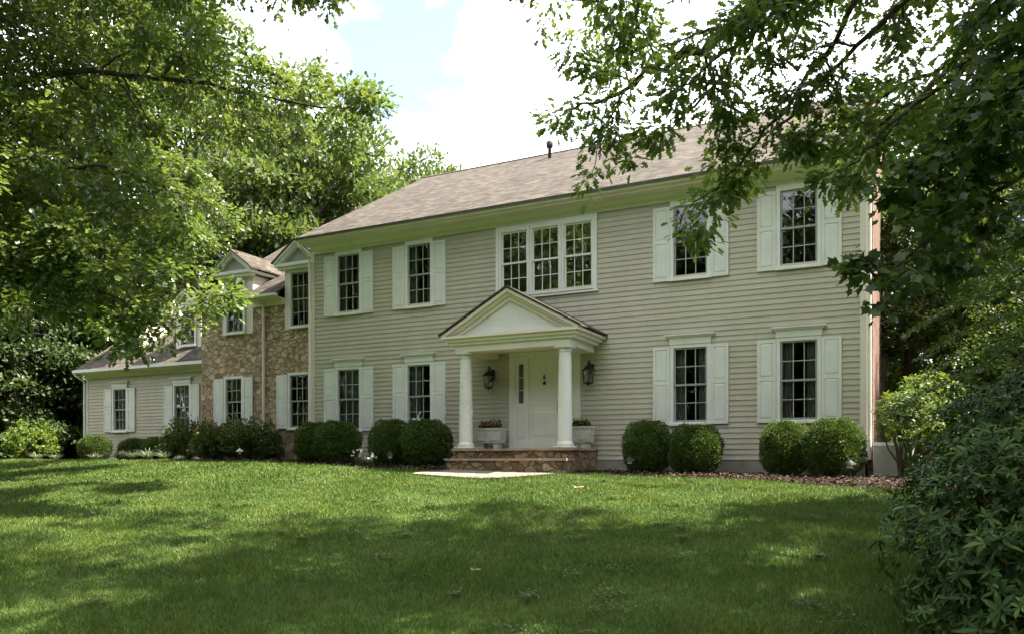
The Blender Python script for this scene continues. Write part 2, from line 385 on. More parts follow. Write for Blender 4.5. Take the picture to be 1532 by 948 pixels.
OAK = half_leaf([(0.01, 0), (0.05, 0.18), (0.22, 0.34), (0.10, 0.42), (0.32, 0.64), (0.13, 0.68), (0.20, 0.90), (0.0, 1.0)], 0.35)
OAKS = half_leaf([(0.01, 0), (0.22, 0.33), (0.10, 0.45), (0.31, 0.68), (0.0, 1.0)], 0.35)
MAPLE = half_leaf([(0.01, 0), (0.30, 0.05), (0.24, 0.22), (0.56, 0.48), (0.30, 0.50), (0.25, 0.62), (0.12, 0.68), (0.0, 1.0)], 0.22)
OVAL = half_leaf([(0.0, 0), (0.24, 0.35), (0.20, 0.70), (0.0, 1.0)], 0.3)
RHODO = half_leaf([(0.02, 0), (0.13, 0.35), (0.14, 0.65), (0.0, 1.0)], 0.35)
RHODO[0][:, 2] -= 0.22*RHODO[0][:, 1]**2
DIAM = (np.array([(0, 0, 0), (0.30, 0.5, 0.10), (0, 1.0, 0), (-0.30, 0.5, 0.10)], float), np.array([(0, 1, 2), (0, 2, 3)]))
BLADE = (np.array([(-0.5, 0, 0), (0.5, 0, 0), (0.36, 0.55, 0.05), (-0.36, 0.55, 0.05), (0, 1.0, 0.22)], float), np.array([(0, 1, 2), (0, 2, 3), (3, 2, 4)]))

def leaves(tmpl, pos, d, nrm, scale, wide=None):
    """verts, tris of many leaves: pos (N,3), axis d, normal nrm, scale (N,)"""
    V, T = tmpl
    d = unit(d); x = unit(np.cross(d, nrm)); z = np.cross(x, d)
    sc = scale[:, None]
    wx = sc if wide is None else wide[:, None]
    out = (pos[:, None, :] + x[:, None, :]*(V[None, :, 0:1]*wx[:, None, :]) + d[:, None, :]*(V[None, :, 1:2]*sc[:, None, :]) + z[:, None, :]*(V[None, :, 2:3]*sc[:, None, :]))
    N, n = len(pos), len(V)
    tr = (T[None, :, :] + (np.arange(N)*n)[:, None, None]).reshape(-1, 3)
    return out.reshape(-1, 3), tr

def join(parts):
    vs, ts, k = [], [], 0
    for v, t in parts:
        vs.append(v); ts.append(t+k); k += len(v)
    return np.concatenate(vs), np.concatenate(ts)

def rnd(n, a=-1, b=1): return RNG.uniform(a, b, n)
def rvec(n): return unit(RNG.normal(size=(n, 3)))

# ------------------------------------------------------------------ terrain
def hgt(x, y):
    x = np.asarray(x, float); y = np.asarray(y, float)
    base = np.interp(x, [-14, 0, 4, 7, 14, 18], [-0.02, -0.04, -0.15, -0.24, -0.33, -0.36])
    yc = np.clip(y, -20, -1.7)
    sl = 0.108*(yc+1.7)
    far = np.where(y < -20, -0.01*(np.clip(-y-20, 0, 8)), 0)
    und = 0.03*np.sin(x*0.55+1.0)*np.sin(y*0.6)*np.clip((-y-3)/4, 0, 1)
    return base + sl + far + und
def H(x, y): return float(hgt(x, y))

# lawn and ground as one sheet out to the horizon
xs = np.concatenate([np.linspace(-700, -40, 12)[:-1], np.linspace(-40, 45, 120), np.linspace(45, 700, 12)[1:]])
ys = np.concatenate([np.linspace(-700, -45, 12)[:-1], np.linspace(-45, 40, 130), np.linspace(40, 700, 12)[1:]])
X, Y = np.meshgrid(xs, ys, indexing='ij'); Z = hgt(X, Y)
gv = np.stack([X, Y, Z], -1).reshape(-1, 3); ny = len(ys)
ii, jj = np.meshgrid(np.arange(len(xs)-1), np.arange(ny-1), indexing='ij'); a = (ii*ny+jj).ravel()
gt = np.concatenate([np.stack([a, a+ny, a+ny+1], -1), np.stack([a, a+ny+1, a+1], -1)])
tag(link('lawn', np_mesh('lawn', gv, gt, M['lawn'])), kind='structure')

def sheet(name, outline, lift, mat, step=0.35):
    """a sheet following the terrain inside a convex-ish polygon given as left/right edge pairs"""
    mb = MB()
    for k in range(len(outline)-1):
        (a0, b0), (a1, b1) = outline[k], outline[k+1]
        m = max(1, int((Vector(a0)-Vector(b0)).length/step))
        for j in range(m):
            def L(p, q, t): return (p[0]+(q[0]-p[0])*t, p[1]+(q[1]-p[1])*t)
            c = [L(a0, b0, j/m), L(a0, b0, (j+1)/m), L(a1, b1, (j+1)/m), L(a1, b1, j/m)]
            mb.quad(*[(p[0], p[1], H(*p)+lift) for p in c])
    o = mb.build(name, mat); tag(o, kind='structure'); return o

def bed_front(x):
    return np.interp(x, [-13, -6, -1, 1, 2.6, 5.4, 8.6, 11, 13, 14.4, 16.5], [-0.9, -1.15, -1.5, -1.85, -2.05, -2.15, -2.0, -2.15, -2.55, -3.1, -4.2])
bx = np.linspace(-13, 16.5, 90)
sheet('mulch_bed', [((x, 2.2), (x, float(bed_front(x))+0.07*math.sin(x*3.1)+0.04*math.sin(x*7.7))) for x in bx], 0.012, M['mulch'])
WALK = [((5.9, -1.95), (8.45, -1.95)), ((5.55, -2.4), (8.2, -2.35)), ((5.25, -2.75), (7.6, -2.9)), ((5.3, -2.95), (7.1, -3.15))]
sheet('walkway', WALK, 0.03, M['concrete'])

# ------------------------------------------------------------------ house
house = tag(empty('house'), 'long beige clapboard two storey house with white shutters, fieldstone wing and columned porch', 'house')

def siding(x0, x1, z0, z1, y, holes, name, parent):
    mb = MB(); c = 0.115; z = z0; k = 0
    while z < z1-0.005:
        zt = min(z+c, z1); zm = (z+zt)/2
        cuts = sorted((h[0], h[1]) for h in holes if h[2] < zm < h[3])
        segs = []; cur = x0
        for a, b in cuts:
            if a > cur: segs.append((cur, a))
            cur = max(cur, b)
        if cur < x1: segs.append((cur, x1))
        brd = []
        for a, b in segs:
            c0 = a; off = x0+(k*1.37) % 3.66
            cutx = [off+3.66*q for q in range(-1, 6)]
            for q in cutx:
                if c0+0.25 < q < b-0.25: brd.append((c0, q-0.0012)); c0 = q+0.0012
            brd.append((c0, b))
        for a, b in brd:
            jz = random.uniform(-0.0015, 0.0015)
            mb.quad((a, y-0.022, z), (b, y-0.022, z), (b, y-0.006, zt), (a, y-0.006, zt))
            mb.quad((a, y-0.004, z), (b, y-0.004, z), (b, y-0.022, z), (a, y-0.022, z))
        z += c; k += 1
    return mb.build(name, M['siding'], parent)

def flat_wall(x0, x1, z0, z1, y, holes, mb):
    xsu = sorted({x0, x1, *[h[0] for h in holes], *[h[1] for h in holes]})
    for a, b in zip(xsu, xsu[1:]):
        m = (a+b)/2; z = z0
        for h in sorted((h for h in holes if h[0] < m < h[1]), key=lambda h: h[2]):
            if h[2] > z: mb.quad((a, y, z), (b, y, z), (b, y, h[2]), (a, y, h[2]))
            z = h[3]
        if z < z1: mb.quad((a, y, z), (b, y, z), (b, y, z1), (a, y, z1))
    return mb

def window(x0, x1, z0, z1, y, parent, sill=True, header=None, glass='glass', white=False, curtain=None, top=None, casing=0.075):
    """double-hung window, three panes by two in each sash; (x0..z1) is the sash opening"""
    fr = MB()
    cz = top if top else z1+casing
    fr.box(x0-casing, x0, y-0.05, y+0.10, z0-0.05, cz); fr.box(x1, x1+casing, y-0.05, y+0.10, z0-0.05, cz)
    fr.box(x0, x1, y-0.05, y+0.10, z1, cz); fr.box(x0, x1, y-0.05, y+0.10, z0-0.05, z0)
    f = fr.build('window', M['white'], parent)
    sash = MB(); mun = MB(); zm = (z0+z1)/2; w = 0.04
    for (a, b, yy) in ((zm-0.02, z1, y-0.012), (z0, zm+0.02, y+0.012)):
        sash.box(x0, x0+w, yy, yy+0.035, a, b); sash.box(x1-w, x1, yy, yy+0.035, a, b)
        sash.box(x0+w, x1-w, yy, yy+0.035, b-w*0.9, b); sash.box(x0+w, x1-w, yy, yy+0.035, a, a+w*1.1)
        gx0, gx1, gz0, gz1 = x0+w, x1-w, a+w*1.1, b-w*0.9
        for q in (1, 2):
            xx = gx0+(gx1-gx0)*q/3; mun.box(xx-0.009, xx+0.009, yy+0.004, yy+0.03, gz0, gz1)
        zz = (gz0+gz1)/2; mun.box(gx0, gx1, yy+0.006, yy+0.028, zz-0.009, zz+0.009)
    sash.build('sash', M['white' if white else 'frame'], f)
    mun.build('muntin', M['white' if white else 'muntin'], f)
    g = MB()
    g.quad((x0+w, y+0.004, zm), (x1-w, y+0.004, zm), (x1-w, y+0.004, z1), (x0+w, y+0.004, z1))
    g.quad((x0+w, y+0.03, z0), (x1-w, y+0.03, z0), (x1-w, y+0.03, zm), (x0+w, y+0.03, zm))
    g.build('pane', M[glass], f)
    if sill: MB().box(x0-casing-0.02, x1+casing+0.02, y-0.085, y-0.0505, z0-0.075, z0-0.03).build('sill', M['white'], f)
    if header:
        h = MB(); b, t = z1+casing+0.003, header
        h.box(x0-casing-0.01, x1+casing+0.01, y-0.065, y-0.01, b, b+(t-b)*0.55)
        lo, hi = b+(t-b)*0.55, t
        for k in range(3):
            e = 0.025+0.035*k
            h.box(x0-casing-e, x1+casing+e, y-0.075-0.028*k, y-0.01, lo+(hi-lo)*k/3, lo+(hi-lo)*(k+1)/3)
        h.build('header', M['white'], f)
    if curtain:
        c = MB(); wdt = (x1-x0)
        spans = {'sides': ((x0, x0+wdt*0.30), (x1-wdt*0.30, x1)), 'left': ((x0, x0+wdt*0.42),), 'full': ((x0, x1),), 'right': ((x1-wdt*0.38, x1),)}[curtain]
        for a, b in spans:
            m = 14
            for i in range(m):
                u0, u1 = a+(b-a)*i/m, a+(b-a)*(i+1)/m
                y0 = y+0.14+0.02*math.sin(i*1.9); y1 = y+0.14+0.02*math.sin((i+1)*1.9)
                c.quad((u0, y0, z0-0.05), (u1, y1, z0-0.05), (u1, y1, z1+0.05), (u0, y0, z1+0.05))
        c.build('curtain', M['curtain'], f)
    return f

def shutter(x0, x1, z0, z1, y, parent):
    s = MB(); s.box(x0, x1, y-0.048, y-0.024, z0, z1)
    st = 0.055; mid = z0+(z1-z0)*0.53
    s.box(x0, x0+st, y-0.062, y-0.048, z0, z1); s.box(x1-st, x1, y-0.062, y-0.048, z0, z1)
    for a, b in ((z0, z0+0.075), (mid-0.04, mid+0.04), (z1-0.065, z1)): s.box(x0+st, x1-st, y-0.062, y-0.048, a, b)
    for a, b in ((z0+0.075, mid-0.04), (mid+0.04, z1-0.065)):
        i = 0.035; s.prism([(x0+st+0.006, y-0.048, a+0.006), (x1-st-0.006, y-0.048, a+0.006), (x1-st-0.006, y-0.048, b-0.006), (x0+st+0.006, y-0.048, b-0.006)],
                           [(x0+st+i, y-0.060, a+i), (x1-st-i, y-0.060, a+i), (x1-st-i, y-0.060, b-i), (x0+st+i, y-0.060, b-i)])
    return s.build('shutter', M['shutter'], parent)

MAIN = [(0.92, 1.65), (3.20, 3.90), (10.19, 10.92), (12.42, 13.14)]
holes = []
for (a, b) in MAIN:
    holes += [(a, b, 3.97, 5.53), (a, b, 0.82, 2.44)]
holes.append((5.90, 8.30, 3.99, 5.50))
holes.append((6.16, 7.99, -0.1, 2.62))
siding(0.10, 13.93, 0.0, 5.66, 0.0, holes, 'front_wall', house)
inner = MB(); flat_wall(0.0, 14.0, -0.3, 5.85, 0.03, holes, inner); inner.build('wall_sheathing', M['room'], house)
MB().box(0.0, 14.02, -0.012, 0.02, -0.6, -0.004).build('foundation', M['found'], house)
MB().box(0.0, 0.10, -0.032, 0.10, -0.02, 5.66).build('corner_board', M['warmed_trim'], house)
MB().box(13.93, 14.055, -0.032, 0.10, -0.05, 5.66).build('corner_board', M['warmed_trim'], house)
for i, (a, b) in enumerate(MAIN):
    for up in (0, 1):
        z0, z1 = ((3.97, 5.53) if up else (0.82, 2.44))
        cur = [('sides', 'sides', None, None), ('full', 'left', 'sides', 'sides')][1-up][i]
        window(a, b, z0, z1, 0.0, house, curtain=cur, header=None if up else 2.73, top=5.65 if up else None)
        s0, s1 = (3.91, 5.54) if up else (0.77, 2.48)
        shutter(a-0.455, a-0.08, s0, s1, 0.0, house); shutter(b+0.08, b+0.455, s0, s1, 0.0, house)
# triple window: three double-hung units in one white surround
tri = MB(); tri.box(5.79, 5.87, -0.05, 0.02, 3.90, 5.65); tri.box(8.33, 8.41, -0.05, 0.02, 3.90, 5.65)
tri.box(5.87, 8.33, -0.05, 0.02, 5.56, 5.65); tri.box(5.76, 8.44, -0.07, 0.02, 3.86, 3.90)
tri.build('picture_window_surround', M['white'], house)
for k in range(3):
    a = 5.94+k*0.825
    window(a, a+0.70, 3.98, 5.50, -0.004, house, sill=False, glass='glass_pic', white=True, casing=0.058)

# eaves
ev = MB()
ev.box(-0.05, 14.08, -0.45, -0.41, 5.84, 5.955)
ev.build('fascia', M['warmed_trim'], house)
MB().box(-0.05, 14.08, -0.41, -0.002, 5.845, 5.87).build('soffit', M['warmed_trim'], house)
fz = MB(); fz.box(0.0, 14.05, -0.034, 0.02, 5.66, 5.845)
fz.prism([(0.0, -0.12, 5.8445), (14.05, -0.12, 5.8445), (14.05, -0.034, 5.8445), (0.0, -0.034, 5.8445)], [(0.0, -0.045, 5.755), (14.05, -0.045, 5.755), (14.05, -0.034, 5.755), (0.0, -0.034, 5.755)])
fz.build('frieze_board', M['white'], house)
gt_ = MB()
gt_.prism([(-0.06, -0.455, 5.865), (-0.06, -0.54, 5.90), (-0.06, -0.56, 5.965), (-0.06, -0.455, 5.965)], [(14.1, -0.455, 5.865), (14.1, -0.54, 5.90), (14.1, -0.56, 5.965), (14.1, -0.455, 5.965)])
gt_.build('gutter', M['warmed_trim'], house)

def gable_roof(name, x0, x1, ye, ze, yr, zr, yb, parent, t=0.05):
    r = MB()
    for (ya, yb_) in ((ye, yr), (yb, yr)):
        A = [(x0, ya, ze), (x1, ya, ze), (x1, yr, zr), (x0, yr, zr)]
        r.prism([(p[0], p[1], p[2]-t) for p in A], A)
    return r.build(name, M['shingle'], parent)
RY, RZ, BY = 5.9, 9.74, 11.8
main_roof = gable_roof('roof', -0.10, 14.045, -0.58, 6.0, RY, RZ, 2*RY+0.58, house)
MB().box(-0.102, 14.047, -0.592, -0.575, 5.945, 6.004).build('drip_edge', M['dark'], main_roof)
MB().prism([(-0.1, RY-0.12, RZ-0.045), (-0.1, RY, RZ+0.03), (-0.1, RY+0.12, RZ-0.045)], [(14.045, RY-0.12, RZ-0.045), (14.045, RY, RZ+0.03), (14.045, RY+0.12, RZ-0.045)]).build('ridge_cap', M['shingle'], main_roof)
vp = MB(); vp.lathe(5.0, 5.0, [(0.05, 9.1), (0.05, 9.55), (0.10, 9.55), (0.11, 9.70), (0.06, 9.75)], 12)
vp.build('vent_pipe', M['dark'], main_roof, True)
# side and back walls
gw = MB(); gw.poly([(0.0, 0.04, -0.3), (0.0, BY, -0.3), (0.0, BY, 5.9), (0.0, RY, 9.62), (0.0, 0.04, 5.9)])
gw.build('side_wall', M['siding'], house)
bw = MB(); bw.quad((0.0, BY, -0.3), (14.0, BY, -0.3), (14.0, BY, 5.9), (0.0, BY, 5.9)); bw.build('back_wall', M['siding'], house)
be = MB(); tri_pts = [(0.104, -0.6), (BY, -0.6), (BY, 6.40), (RY, 9.86), (0.104, 6.52)]
be.prism([(14.058, y, z) for y, z in tri_pts], [(14.15, y, z) for y, z in tri_pts]); be.build('brick_end_wall', M['brick'], house)
# rooms behind the glass
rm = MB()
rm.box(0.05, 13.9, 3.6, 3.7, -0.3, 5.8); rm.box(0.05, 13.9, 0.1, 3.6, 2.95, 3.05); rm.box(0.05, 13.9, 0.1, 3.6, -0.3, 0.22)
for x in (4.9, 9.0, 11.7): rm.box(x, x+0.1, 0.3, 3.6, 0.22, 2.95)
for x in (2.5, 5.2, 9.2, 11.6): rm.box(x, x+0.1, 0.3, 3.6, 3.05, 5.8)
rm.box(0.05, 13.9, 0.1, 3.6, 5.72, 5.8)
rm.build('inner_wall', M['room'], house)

# downspout with elbow at the left corner of the main block
ds = MB(); ds.tube([(0.02, -0.50, 5.87), (0.0, -0.44, 5.76), (-0.02, -0.12, 5.56), (-0.02, -0.07, 5.46), (-0.02, -0.07, 0.1)], 0.04, 8)
ds.build('downspout', M['warmed_trim'], house)
dr = MB(); dr.tube([(14.10, -0.02, 5.80), (14.10, -0.02, 2.0), (14.10, -0.02, 0.0)], 0.035, 8); dr.build('downspout', M['white'], house)

# ---- entrance: door, sidelights, portico, stoop
dfr = MB()
dfr.box(6.16, 6.31, -0.05, 0.08, 0.25, 2.50); dfr.box(7.85, 8.0, -0.05, 0.08, 0.25, 2.50)
dfr.box(6.16, 8.0, -0.06, 0.08, 2.50, 2.66); dfr.box(6.60, 6.665, -0.03, 0.10, 0.42, 2.50); dfr.box(7.495, 7.56, -0.03, 0.10, 0.42, 2.50)
dfr.box(6.31, 7.85, -0.05, 0.10, 0.25, 0.42); dfr.box(6.665, 7.495, -0.03, 0.10, 2.44, 2.50)
dfr.build('door_surround', M['white'], house)
dr_ = MB(); dr_.box(6.667, 7.493, 0.0, 0.05, 0.422, 2.438)
for (a, b) in ((6.76, 7.04), (7.12, 7.40)):
    for (c, d) in ((0.56, 1.15), (1.28, 1.95), (2.05, 2.36)): dr_.prism([(a, 0.0, c), (b, 0.0, c), (b, 0.0, d), (a, 0.0, d)], [(a+0.03, -0.008, c+0.03), (b-0.03, -0.008, c+0.03), (b-0.03, -0.008, d-0.03), (a+0.03, -0.008, d-0.03)])
door = dr_.build('door', M['door'], house)
kn = MB(); kn.tube([(7.08, -0.02, 2.0), (7.08, -0.045, 1.96), (7.08, -0.02, 1.92)], 0.022, 8); kn.lathe(7.08, -0.02, [(0.03, 1.78), (0.035, 1.82), (0.02, 1.86)], 10)
kn.build('knocker', M['black'], door)
hd = MB(); hd.box(7.42, 7.46, -0.016, 0.0, 1.02, 1.42); hd.tube([(7.44, -0.016, 1.36), (7.44, -0.07, 1.32), (7.44, -0.07, 1.14), (7.44, -0.016, 1.10)], 0.011, 6)
hd.build('handle', M['brass'], door)
for (a, b) in ((6.31, 6.60), (7.56, 7.85)):
    sl = MB(); g0, g1 = a+0.09, b-0.07
    sl.box(a, g0, -0.015, 0.06, 0.422, 2.498); sl.box(g1, b, -0.015, 0.06, 0.422, 2.498)
    sl.box(g0, g1, -0.015, 0.06, 0.422, 1.36); sl.box(g0, g1, -0.015, 0.06, 2.30, 2.498)
    for z in (1.67, 1.98): sl.box(g0, g1, 0.0, 0.03, z-0.009, z+0.009)
    sl.prism([(a+0.05, -0.015, 0.52), (b-0.05, -0.015, 0.52), (b-0.05, -0.015, 1.22), (a+0.05, -0.015, 1.22)], [(a+0.08, -0.024, 0.55), (b-0.08, -0.024, 0.55), (b-0.08, -0.024, 1.19), (a+0.08, -0.024, 1.19)])
    s_ = sl.build('sidelight', M['door'], house)
    MB().quad((g0, 0.02, 1.36), (g1, 0.02, 1.36), (g1, 0.02, 2.30), (g0, 0.02, 2.30)).build('pane', M['glass_pic'], s_)

po = empty('portico', (6.92, 0, 0.25), house)
for cx in (5.71, 8.17):
    c = MB(); cy = -1.36
    c.lathe(cx, cy, [(0.185, 0.30), (0.195, 0.335), (0.175, 0.37), (0.16, 0.39), (0.158, 0.42), (0.156, 1.1), (0.135, 2.28), (0.135, 2.32), (0.15, 2.33), (0.15, 2.345), (0.137, 2.355), (0.165, 2.40)], 28)
    c.box(cx-0.205, cx+0.205, cy-0.205, cy+0.205, 0.252, 0.30); c.box(cx-0.18, cx+0.18, cy-0.18, cy+0.18, 2.40, 2.448)
    c.build('column', M['white'], po, True)
    cm = c
en = MB()
en.box(5.53, 8.35, -1.54, -1.18, 2.45, 2.60); en.box(5.53, 5.89, -1.18, -0.05, 2.45, 2.60); en.box(7.99+0.003, 8.35, -1.18, -0.05, 2.45, 2.60)
en.build('entablature', M['warmed_trim'], po)
MB().box(5.89, 7.99, -1.18, -0.07, 2.57, 2.60).build('ceiling', M['warmed_trim'], po)
for (a, b, c_, d, e) in ((5.42, 8.46, -1.60, 2.603, 2.67), (5.34, 8.54, -1.66, 2.67, 2.74), (5.26, 8.62, -1.72, 2.74, 2.80)):
    MB().box(a, b, c_, -0.03, d, e).build('cornice', M['white'] if e < 2.7 else M['warmed_trim'], po)
ZP, XC, XL, XR, ZE = 3.74, 6.93, 5.22, 8.64, 2.80
ty = MB(); ty.prism([(5.45, -1.50, 2.803), (8.41, -1.50, 2.803), (XC, -1.50, 3.60)], [(5.45, -1.45, 2.803), (8.41, -1.45, 2.803), (XC, -1.45, 3.60)]); ty.build('tympanum', M['white'], po)
rk = MB()
for sx in (-1, 1):
    xe = XL if sx < 0 else XR
    for (dz0, dz1, yf) in ((0.0, -0.075, -1.70), (-0.075, -0.14, -1.63), (-0.14, -0.235, -1.56)):
        def rp(t, dz): return (xe+(XC-xe)*t, ZE+0.01+(ZP-ZE)*t+dz)
        t0 = max(0.0, (-dz1-0.01+0.003)/(ZP-ZE)); t0b = max(0.0, (-dz0-0.01+0.003)/(ZP-ZE))
        a0, a1 = rp(t0b, dz0), rp(t0, dz1); b0, b1 = (XC, ZP+0.01+dz0), (XC, ZP+0.01+dz1)
        lp = [a0, a1, b1, b0]
        rk.prism([(p[0], yf, p[1]) for p in lp], [(p[0], -1.44, p[1]) for p in lp])
rk.build('raking_cornice', M['warmed_trim'], po)
pr = MB()
for sx in (-1, 1):
    xe = XL-0.03 if sx < 0 else XR+0.03
    ze = ZE-0.006
    A = [(xe, -1.74, ze+0.02), (xe, -0.026, ze+0.02), (XC, -0.026, ZP+0.03), (XC, -1.74, ZP+0.03)]
    pr.prism([(p[0], p[1], p[2]+0.035) for p in A], A)
pr.build('roof', M['shingle_side'], po)

st = empty('stoop', (6.95, -1, -0.25), house)
MB().box(5.54, 8.40, -1.60, -0.03, -0.6, 0.20).build('riser', M['stoop'], st)
MB().box(5.60, 8.46, -2.02, -1.603, -0.6, -0.02).build('riser', M['stoop'], st)
def slabs(x0, x1, y0, y1, z0, z1, cuts, name):
    mb = MB(); c = [x0]+cuts+[x1]
    for a, b in zip(c, c[1:]): mb.box(a+0.004, b-0.004, y0+random.uniform(-0.012, 0.012), y1, z0, z1+random.uniform(-0.004, 0.004))
    return mb.build(name, M['flag'], st)
slabs(5.50, 8.44, -1.66, -0.03, 0.202, 0.25, [6.1, 7.0, 7.75], 'tread')
slabs(5.56, 8.50, -2.08, -1.61, -0.018, 0.03, [6.4, 7.1, 7.9], 'tread')

# ---- fieldstone wing
SY = 0.8
sh = [(-4.10, -3.44, 1.07, 2.49), (-1.51, -0.80, 0.95, 2.49), (-4.06, -3.36, 3.92, 5.48), (-1.46, -0.76, 3.92, 5.48)]
sw = MB(); flat_wall(-5.18, 0.0, -0.5, 4.60, SY, sh[:2] + [(a, b, c, 4.7) for a, b, c, d in sh[2:]], sw)
sw.quad((-5.18, SY, -0.5), (-5.18, SY+0.4, -0.5), (-5.18, SY+0.4, 4.6), (-5.18, SY, 4.6))
sw.build('stone_wall', M['stone'], house)
for (a, b, c, d), cur in zip(sh[:2], ('sides', 'right')):
    window(a, b, c, d, SY, house, curtain=cur)
shutter(-4.10-0.50, -4.10-0.09, 1.06, 2.51, SY, house); shutter(-3.44+0.09, -3.44+0.46, 1.06, 2.51, SY, house)
shutter(-1.51-0.50, -1.51-0.09, 0.92, 2.51, SY, house)
WE, WZ, WS = 0.45, 4.92, 0.66
wy = 5.6; wz = WZ+WS*(wy-WE)
wr = MB()
for a, b, ye in ((-5.32, -4.275, WE), (-4.275, -2.985, SY+0.02), (-2.985, -1.725, WE), (-1.725, -0.435, SY+0.02), (-0.435, -0.03, WE)):
    zz = WZ+WS*(ye-WE); A = [(a, ye, zz), (b, ye, zz), (b, wy, wz), (a, wy, wz)]
    wr.prism([(p[0], p[1], p[2]-0.05) for p in A], A)
A = [(-5.32, 2*wy-WE, WZ), (-0.03, 2*wy-WE, WZ), (-0.03, wy, wz), (-5.32, wy, wz)]; wr.prism([(p[0], p[1], p[2]-0.05) for p in A], A)
wing_roof = wr.build('roof', M['shingle'], house)
ed = [(-5.3, -4.28), (-2.98, -1.73), (-0.43, -0.04)]
for a, b in ed:
    ef = MB()
    ef.box(a, b, WE+0.01, WE+0.05, 4.76, 4.87); ef.box(a, b, WE+0.05, SY-0.002, 4.76, 4.785); ef.box(a, b, SY-0.05, SY-0.002, 4.60, 4.76)
    ef.box(a, b, WE-0.07, WE+0.008, 4.80, 4.885)
    ef.build('fascia', M['warmed_trim'], house)
wg = MB(); wg.poly([(-5.17, SY+0.42, -0.3), (-5.17, 2*wy-SY, -0.3), (-5.17, 2*wy-SY, 4.75), (-5.17, wy, wz-0.1), (-5.17, SY+0.42, 4.95), (-5.17, SY+0.42, 4.7)])
wg.build('side_wall', M['siding'], house)
sp_ = MB(); sp_.tube([(-2.52, SY-0.30, 4.78), (-2.52, SY-0.06, 4.60), (-2.52, SY-0.06, 0.05)], 0.042, 8); sp_.build('downspout', M['warmed_trim'], house)
rr = MB(); rr.box(-5.1, -0.1, 4.2, 4.3, -0.3, 6.5); rr.box(-5.1, -0.1, 0.95, 4.2, 2.95, 3.05); rr.box(-5.1, -0.1, 0.9, 4.2, -0.3, 0.1); rr.build('inner_wall', M['room'], house)

def dormer(cx, fy, zb, ze, zp, hw, win, ey, ez, slope, parent, wallw, curtain=None, over=0.30):
    """gabled dormer: siding body, pediment, roof running back into the roof plane"""
    def yroof(z): return ey+(z-ez)/slope
    d = MB(); h = [(win[0], win[1], win[2], win[3])]
    flat_wall(cx-wallw, cx+wallw, zb, ze+0.02, fy, h, d)
    for sx in (-1, 1):
        x = cx+sx*wallw
        zr = max(zb, ez+slope*(fy-ey))
        d.poly([(x, fy, min(zb, zr)), (x, fy, ze+0.02), (x, yroof(ze+0.02)+0.02, ze+0.02), (x, fy+0.02, zr-0.05)])
    dm = d.build('dormer', M['warmed_trim'], parent)
    window(*win, fy, dm, header=None, curtain=curtain)
    tr = MB()
    fo = fy-over
    tr.box(cx-hw+0.12, cx+hw-0.12, fo+0.10, fy-0.003, ze-0.02, ze+0.06)
    tr.box(cx-hw+0.05, cx+hw-0.05, fo+0.03, fy-0.003, ze+0.06, ze+0.15)
    for sx in (-1, 1):
        tr.box(min(cx+sx*(wallw+0.003), cx+sx*(hw-0.05)), max(cx+sx*(wallw+0.003), cx+sx*(hw-0.05)), fy-0.002, yroof(ze+0.1), ze+0.06, ze+0.13)
        xe = cx+sx*hw; zb_ = ze+0.16
        for (o0, o1, yf) in ((0.0, -0.07, fo), (-0.07, -0.17, fo+0.06)):
            t0 = min(0.9, max(0, -o1)/(zp-zb_+1e-6)); t1 = min(0.9, max(0, -o0)/(zp-zb_+1e-6))
            lp = [(xe+(cx-xe)*t1, zb_), (xe+(cx-xe)*t0, zb_), (cx, zp+o1), (cx, zp+o0)]
            tr.prism([(p[0], yf, p[1]) for p in lp], [(p[0], fy-0.02, p[1]) for p in lp])
    tr.build('pediment', M['white'], dm)
    MB().prism([(cx-hw+0.1, fy-0.12, ze+0.153), (cx+hw-0.1, fy-0.12, ze+0.153), (cx, fy-0.12, zp-0.06)], [(cx-hw+0.1, fy-0.08, ze+0.153), (cx+hw-0.1, fy-0.08, ze+0.153), (cx, fy-0.08, zp-0.06)]).build('tympanum', M['frame'], dm)
    r = MB()
    for sx in (-1, 1):
        xe = cx+sx*(hw+0.02); zl = ze+0.155
        A = [(xe, fo-0.03, zl), (xe, yroof(zl)+0.15, zl), (cx, yroof(zp)+0.15, zp+0.01), (cx, fo-0.03, zp+0.01)]
        r.prism([(p[0], p[1], p[2]+0.04) for p in A], A)
    r.build('roof', M['shingle_side'], dm)
    return dm
dormer(-3.63, SY-0.012, 3.84, 5.58, 6.36, 0.86, sh[2], WE, WZ, WS, house, 0.64, 'full')
dormer(-1.08, SY-0.012, 3.84, 5.58, 6.36, 0.86, sh[3], WE, WZ, WS, house, 0.64, 'right')

# ---- garage wing
GY = 1.5
gh = [(-10.26, -9.62, 1.03, 2.48), (-7.19, -6.5, 1.03, 2.48)]
siding(-11.68, -5.19, 0.0, 2.92, GY, gh, 'front_wall', house)
gi = MB(); flat_wall(-11.75, -5.19, -0.4, 3.1, GY+0.03, gh, gi); gi.build('wall_sheathing', M['room'], house)
MB().box(-11.77, -11.68, GY-0.032, GY+0.1, -0.05, 2.92).build('corner_board', M['white'], house)
MB().box(-11.75, -5.19, GY-0.01, GY+0.02, -0.5, -0.004).build('foundation', M['found'], house)
for (a, b, c, d) in gh:
    window(a, b, c, d, GY, house, header=2.74, curtain='full')
    shutter(a-0.50, a-0.09, 0.98, 2.50, GY, house); shutter(b+0.09, b+0.48, 0.98, 2.50, GY, house)
GE, GZ, GS = 1.15, 3.22, 0.73
gy_ = 5.3; gz_ = GZ+GS*(gy_-GE)
garage_roof = gable_roof('roof', -11.95, -5.19, GE, GZ, gy_, gz_, 2*gy_-GE, house)
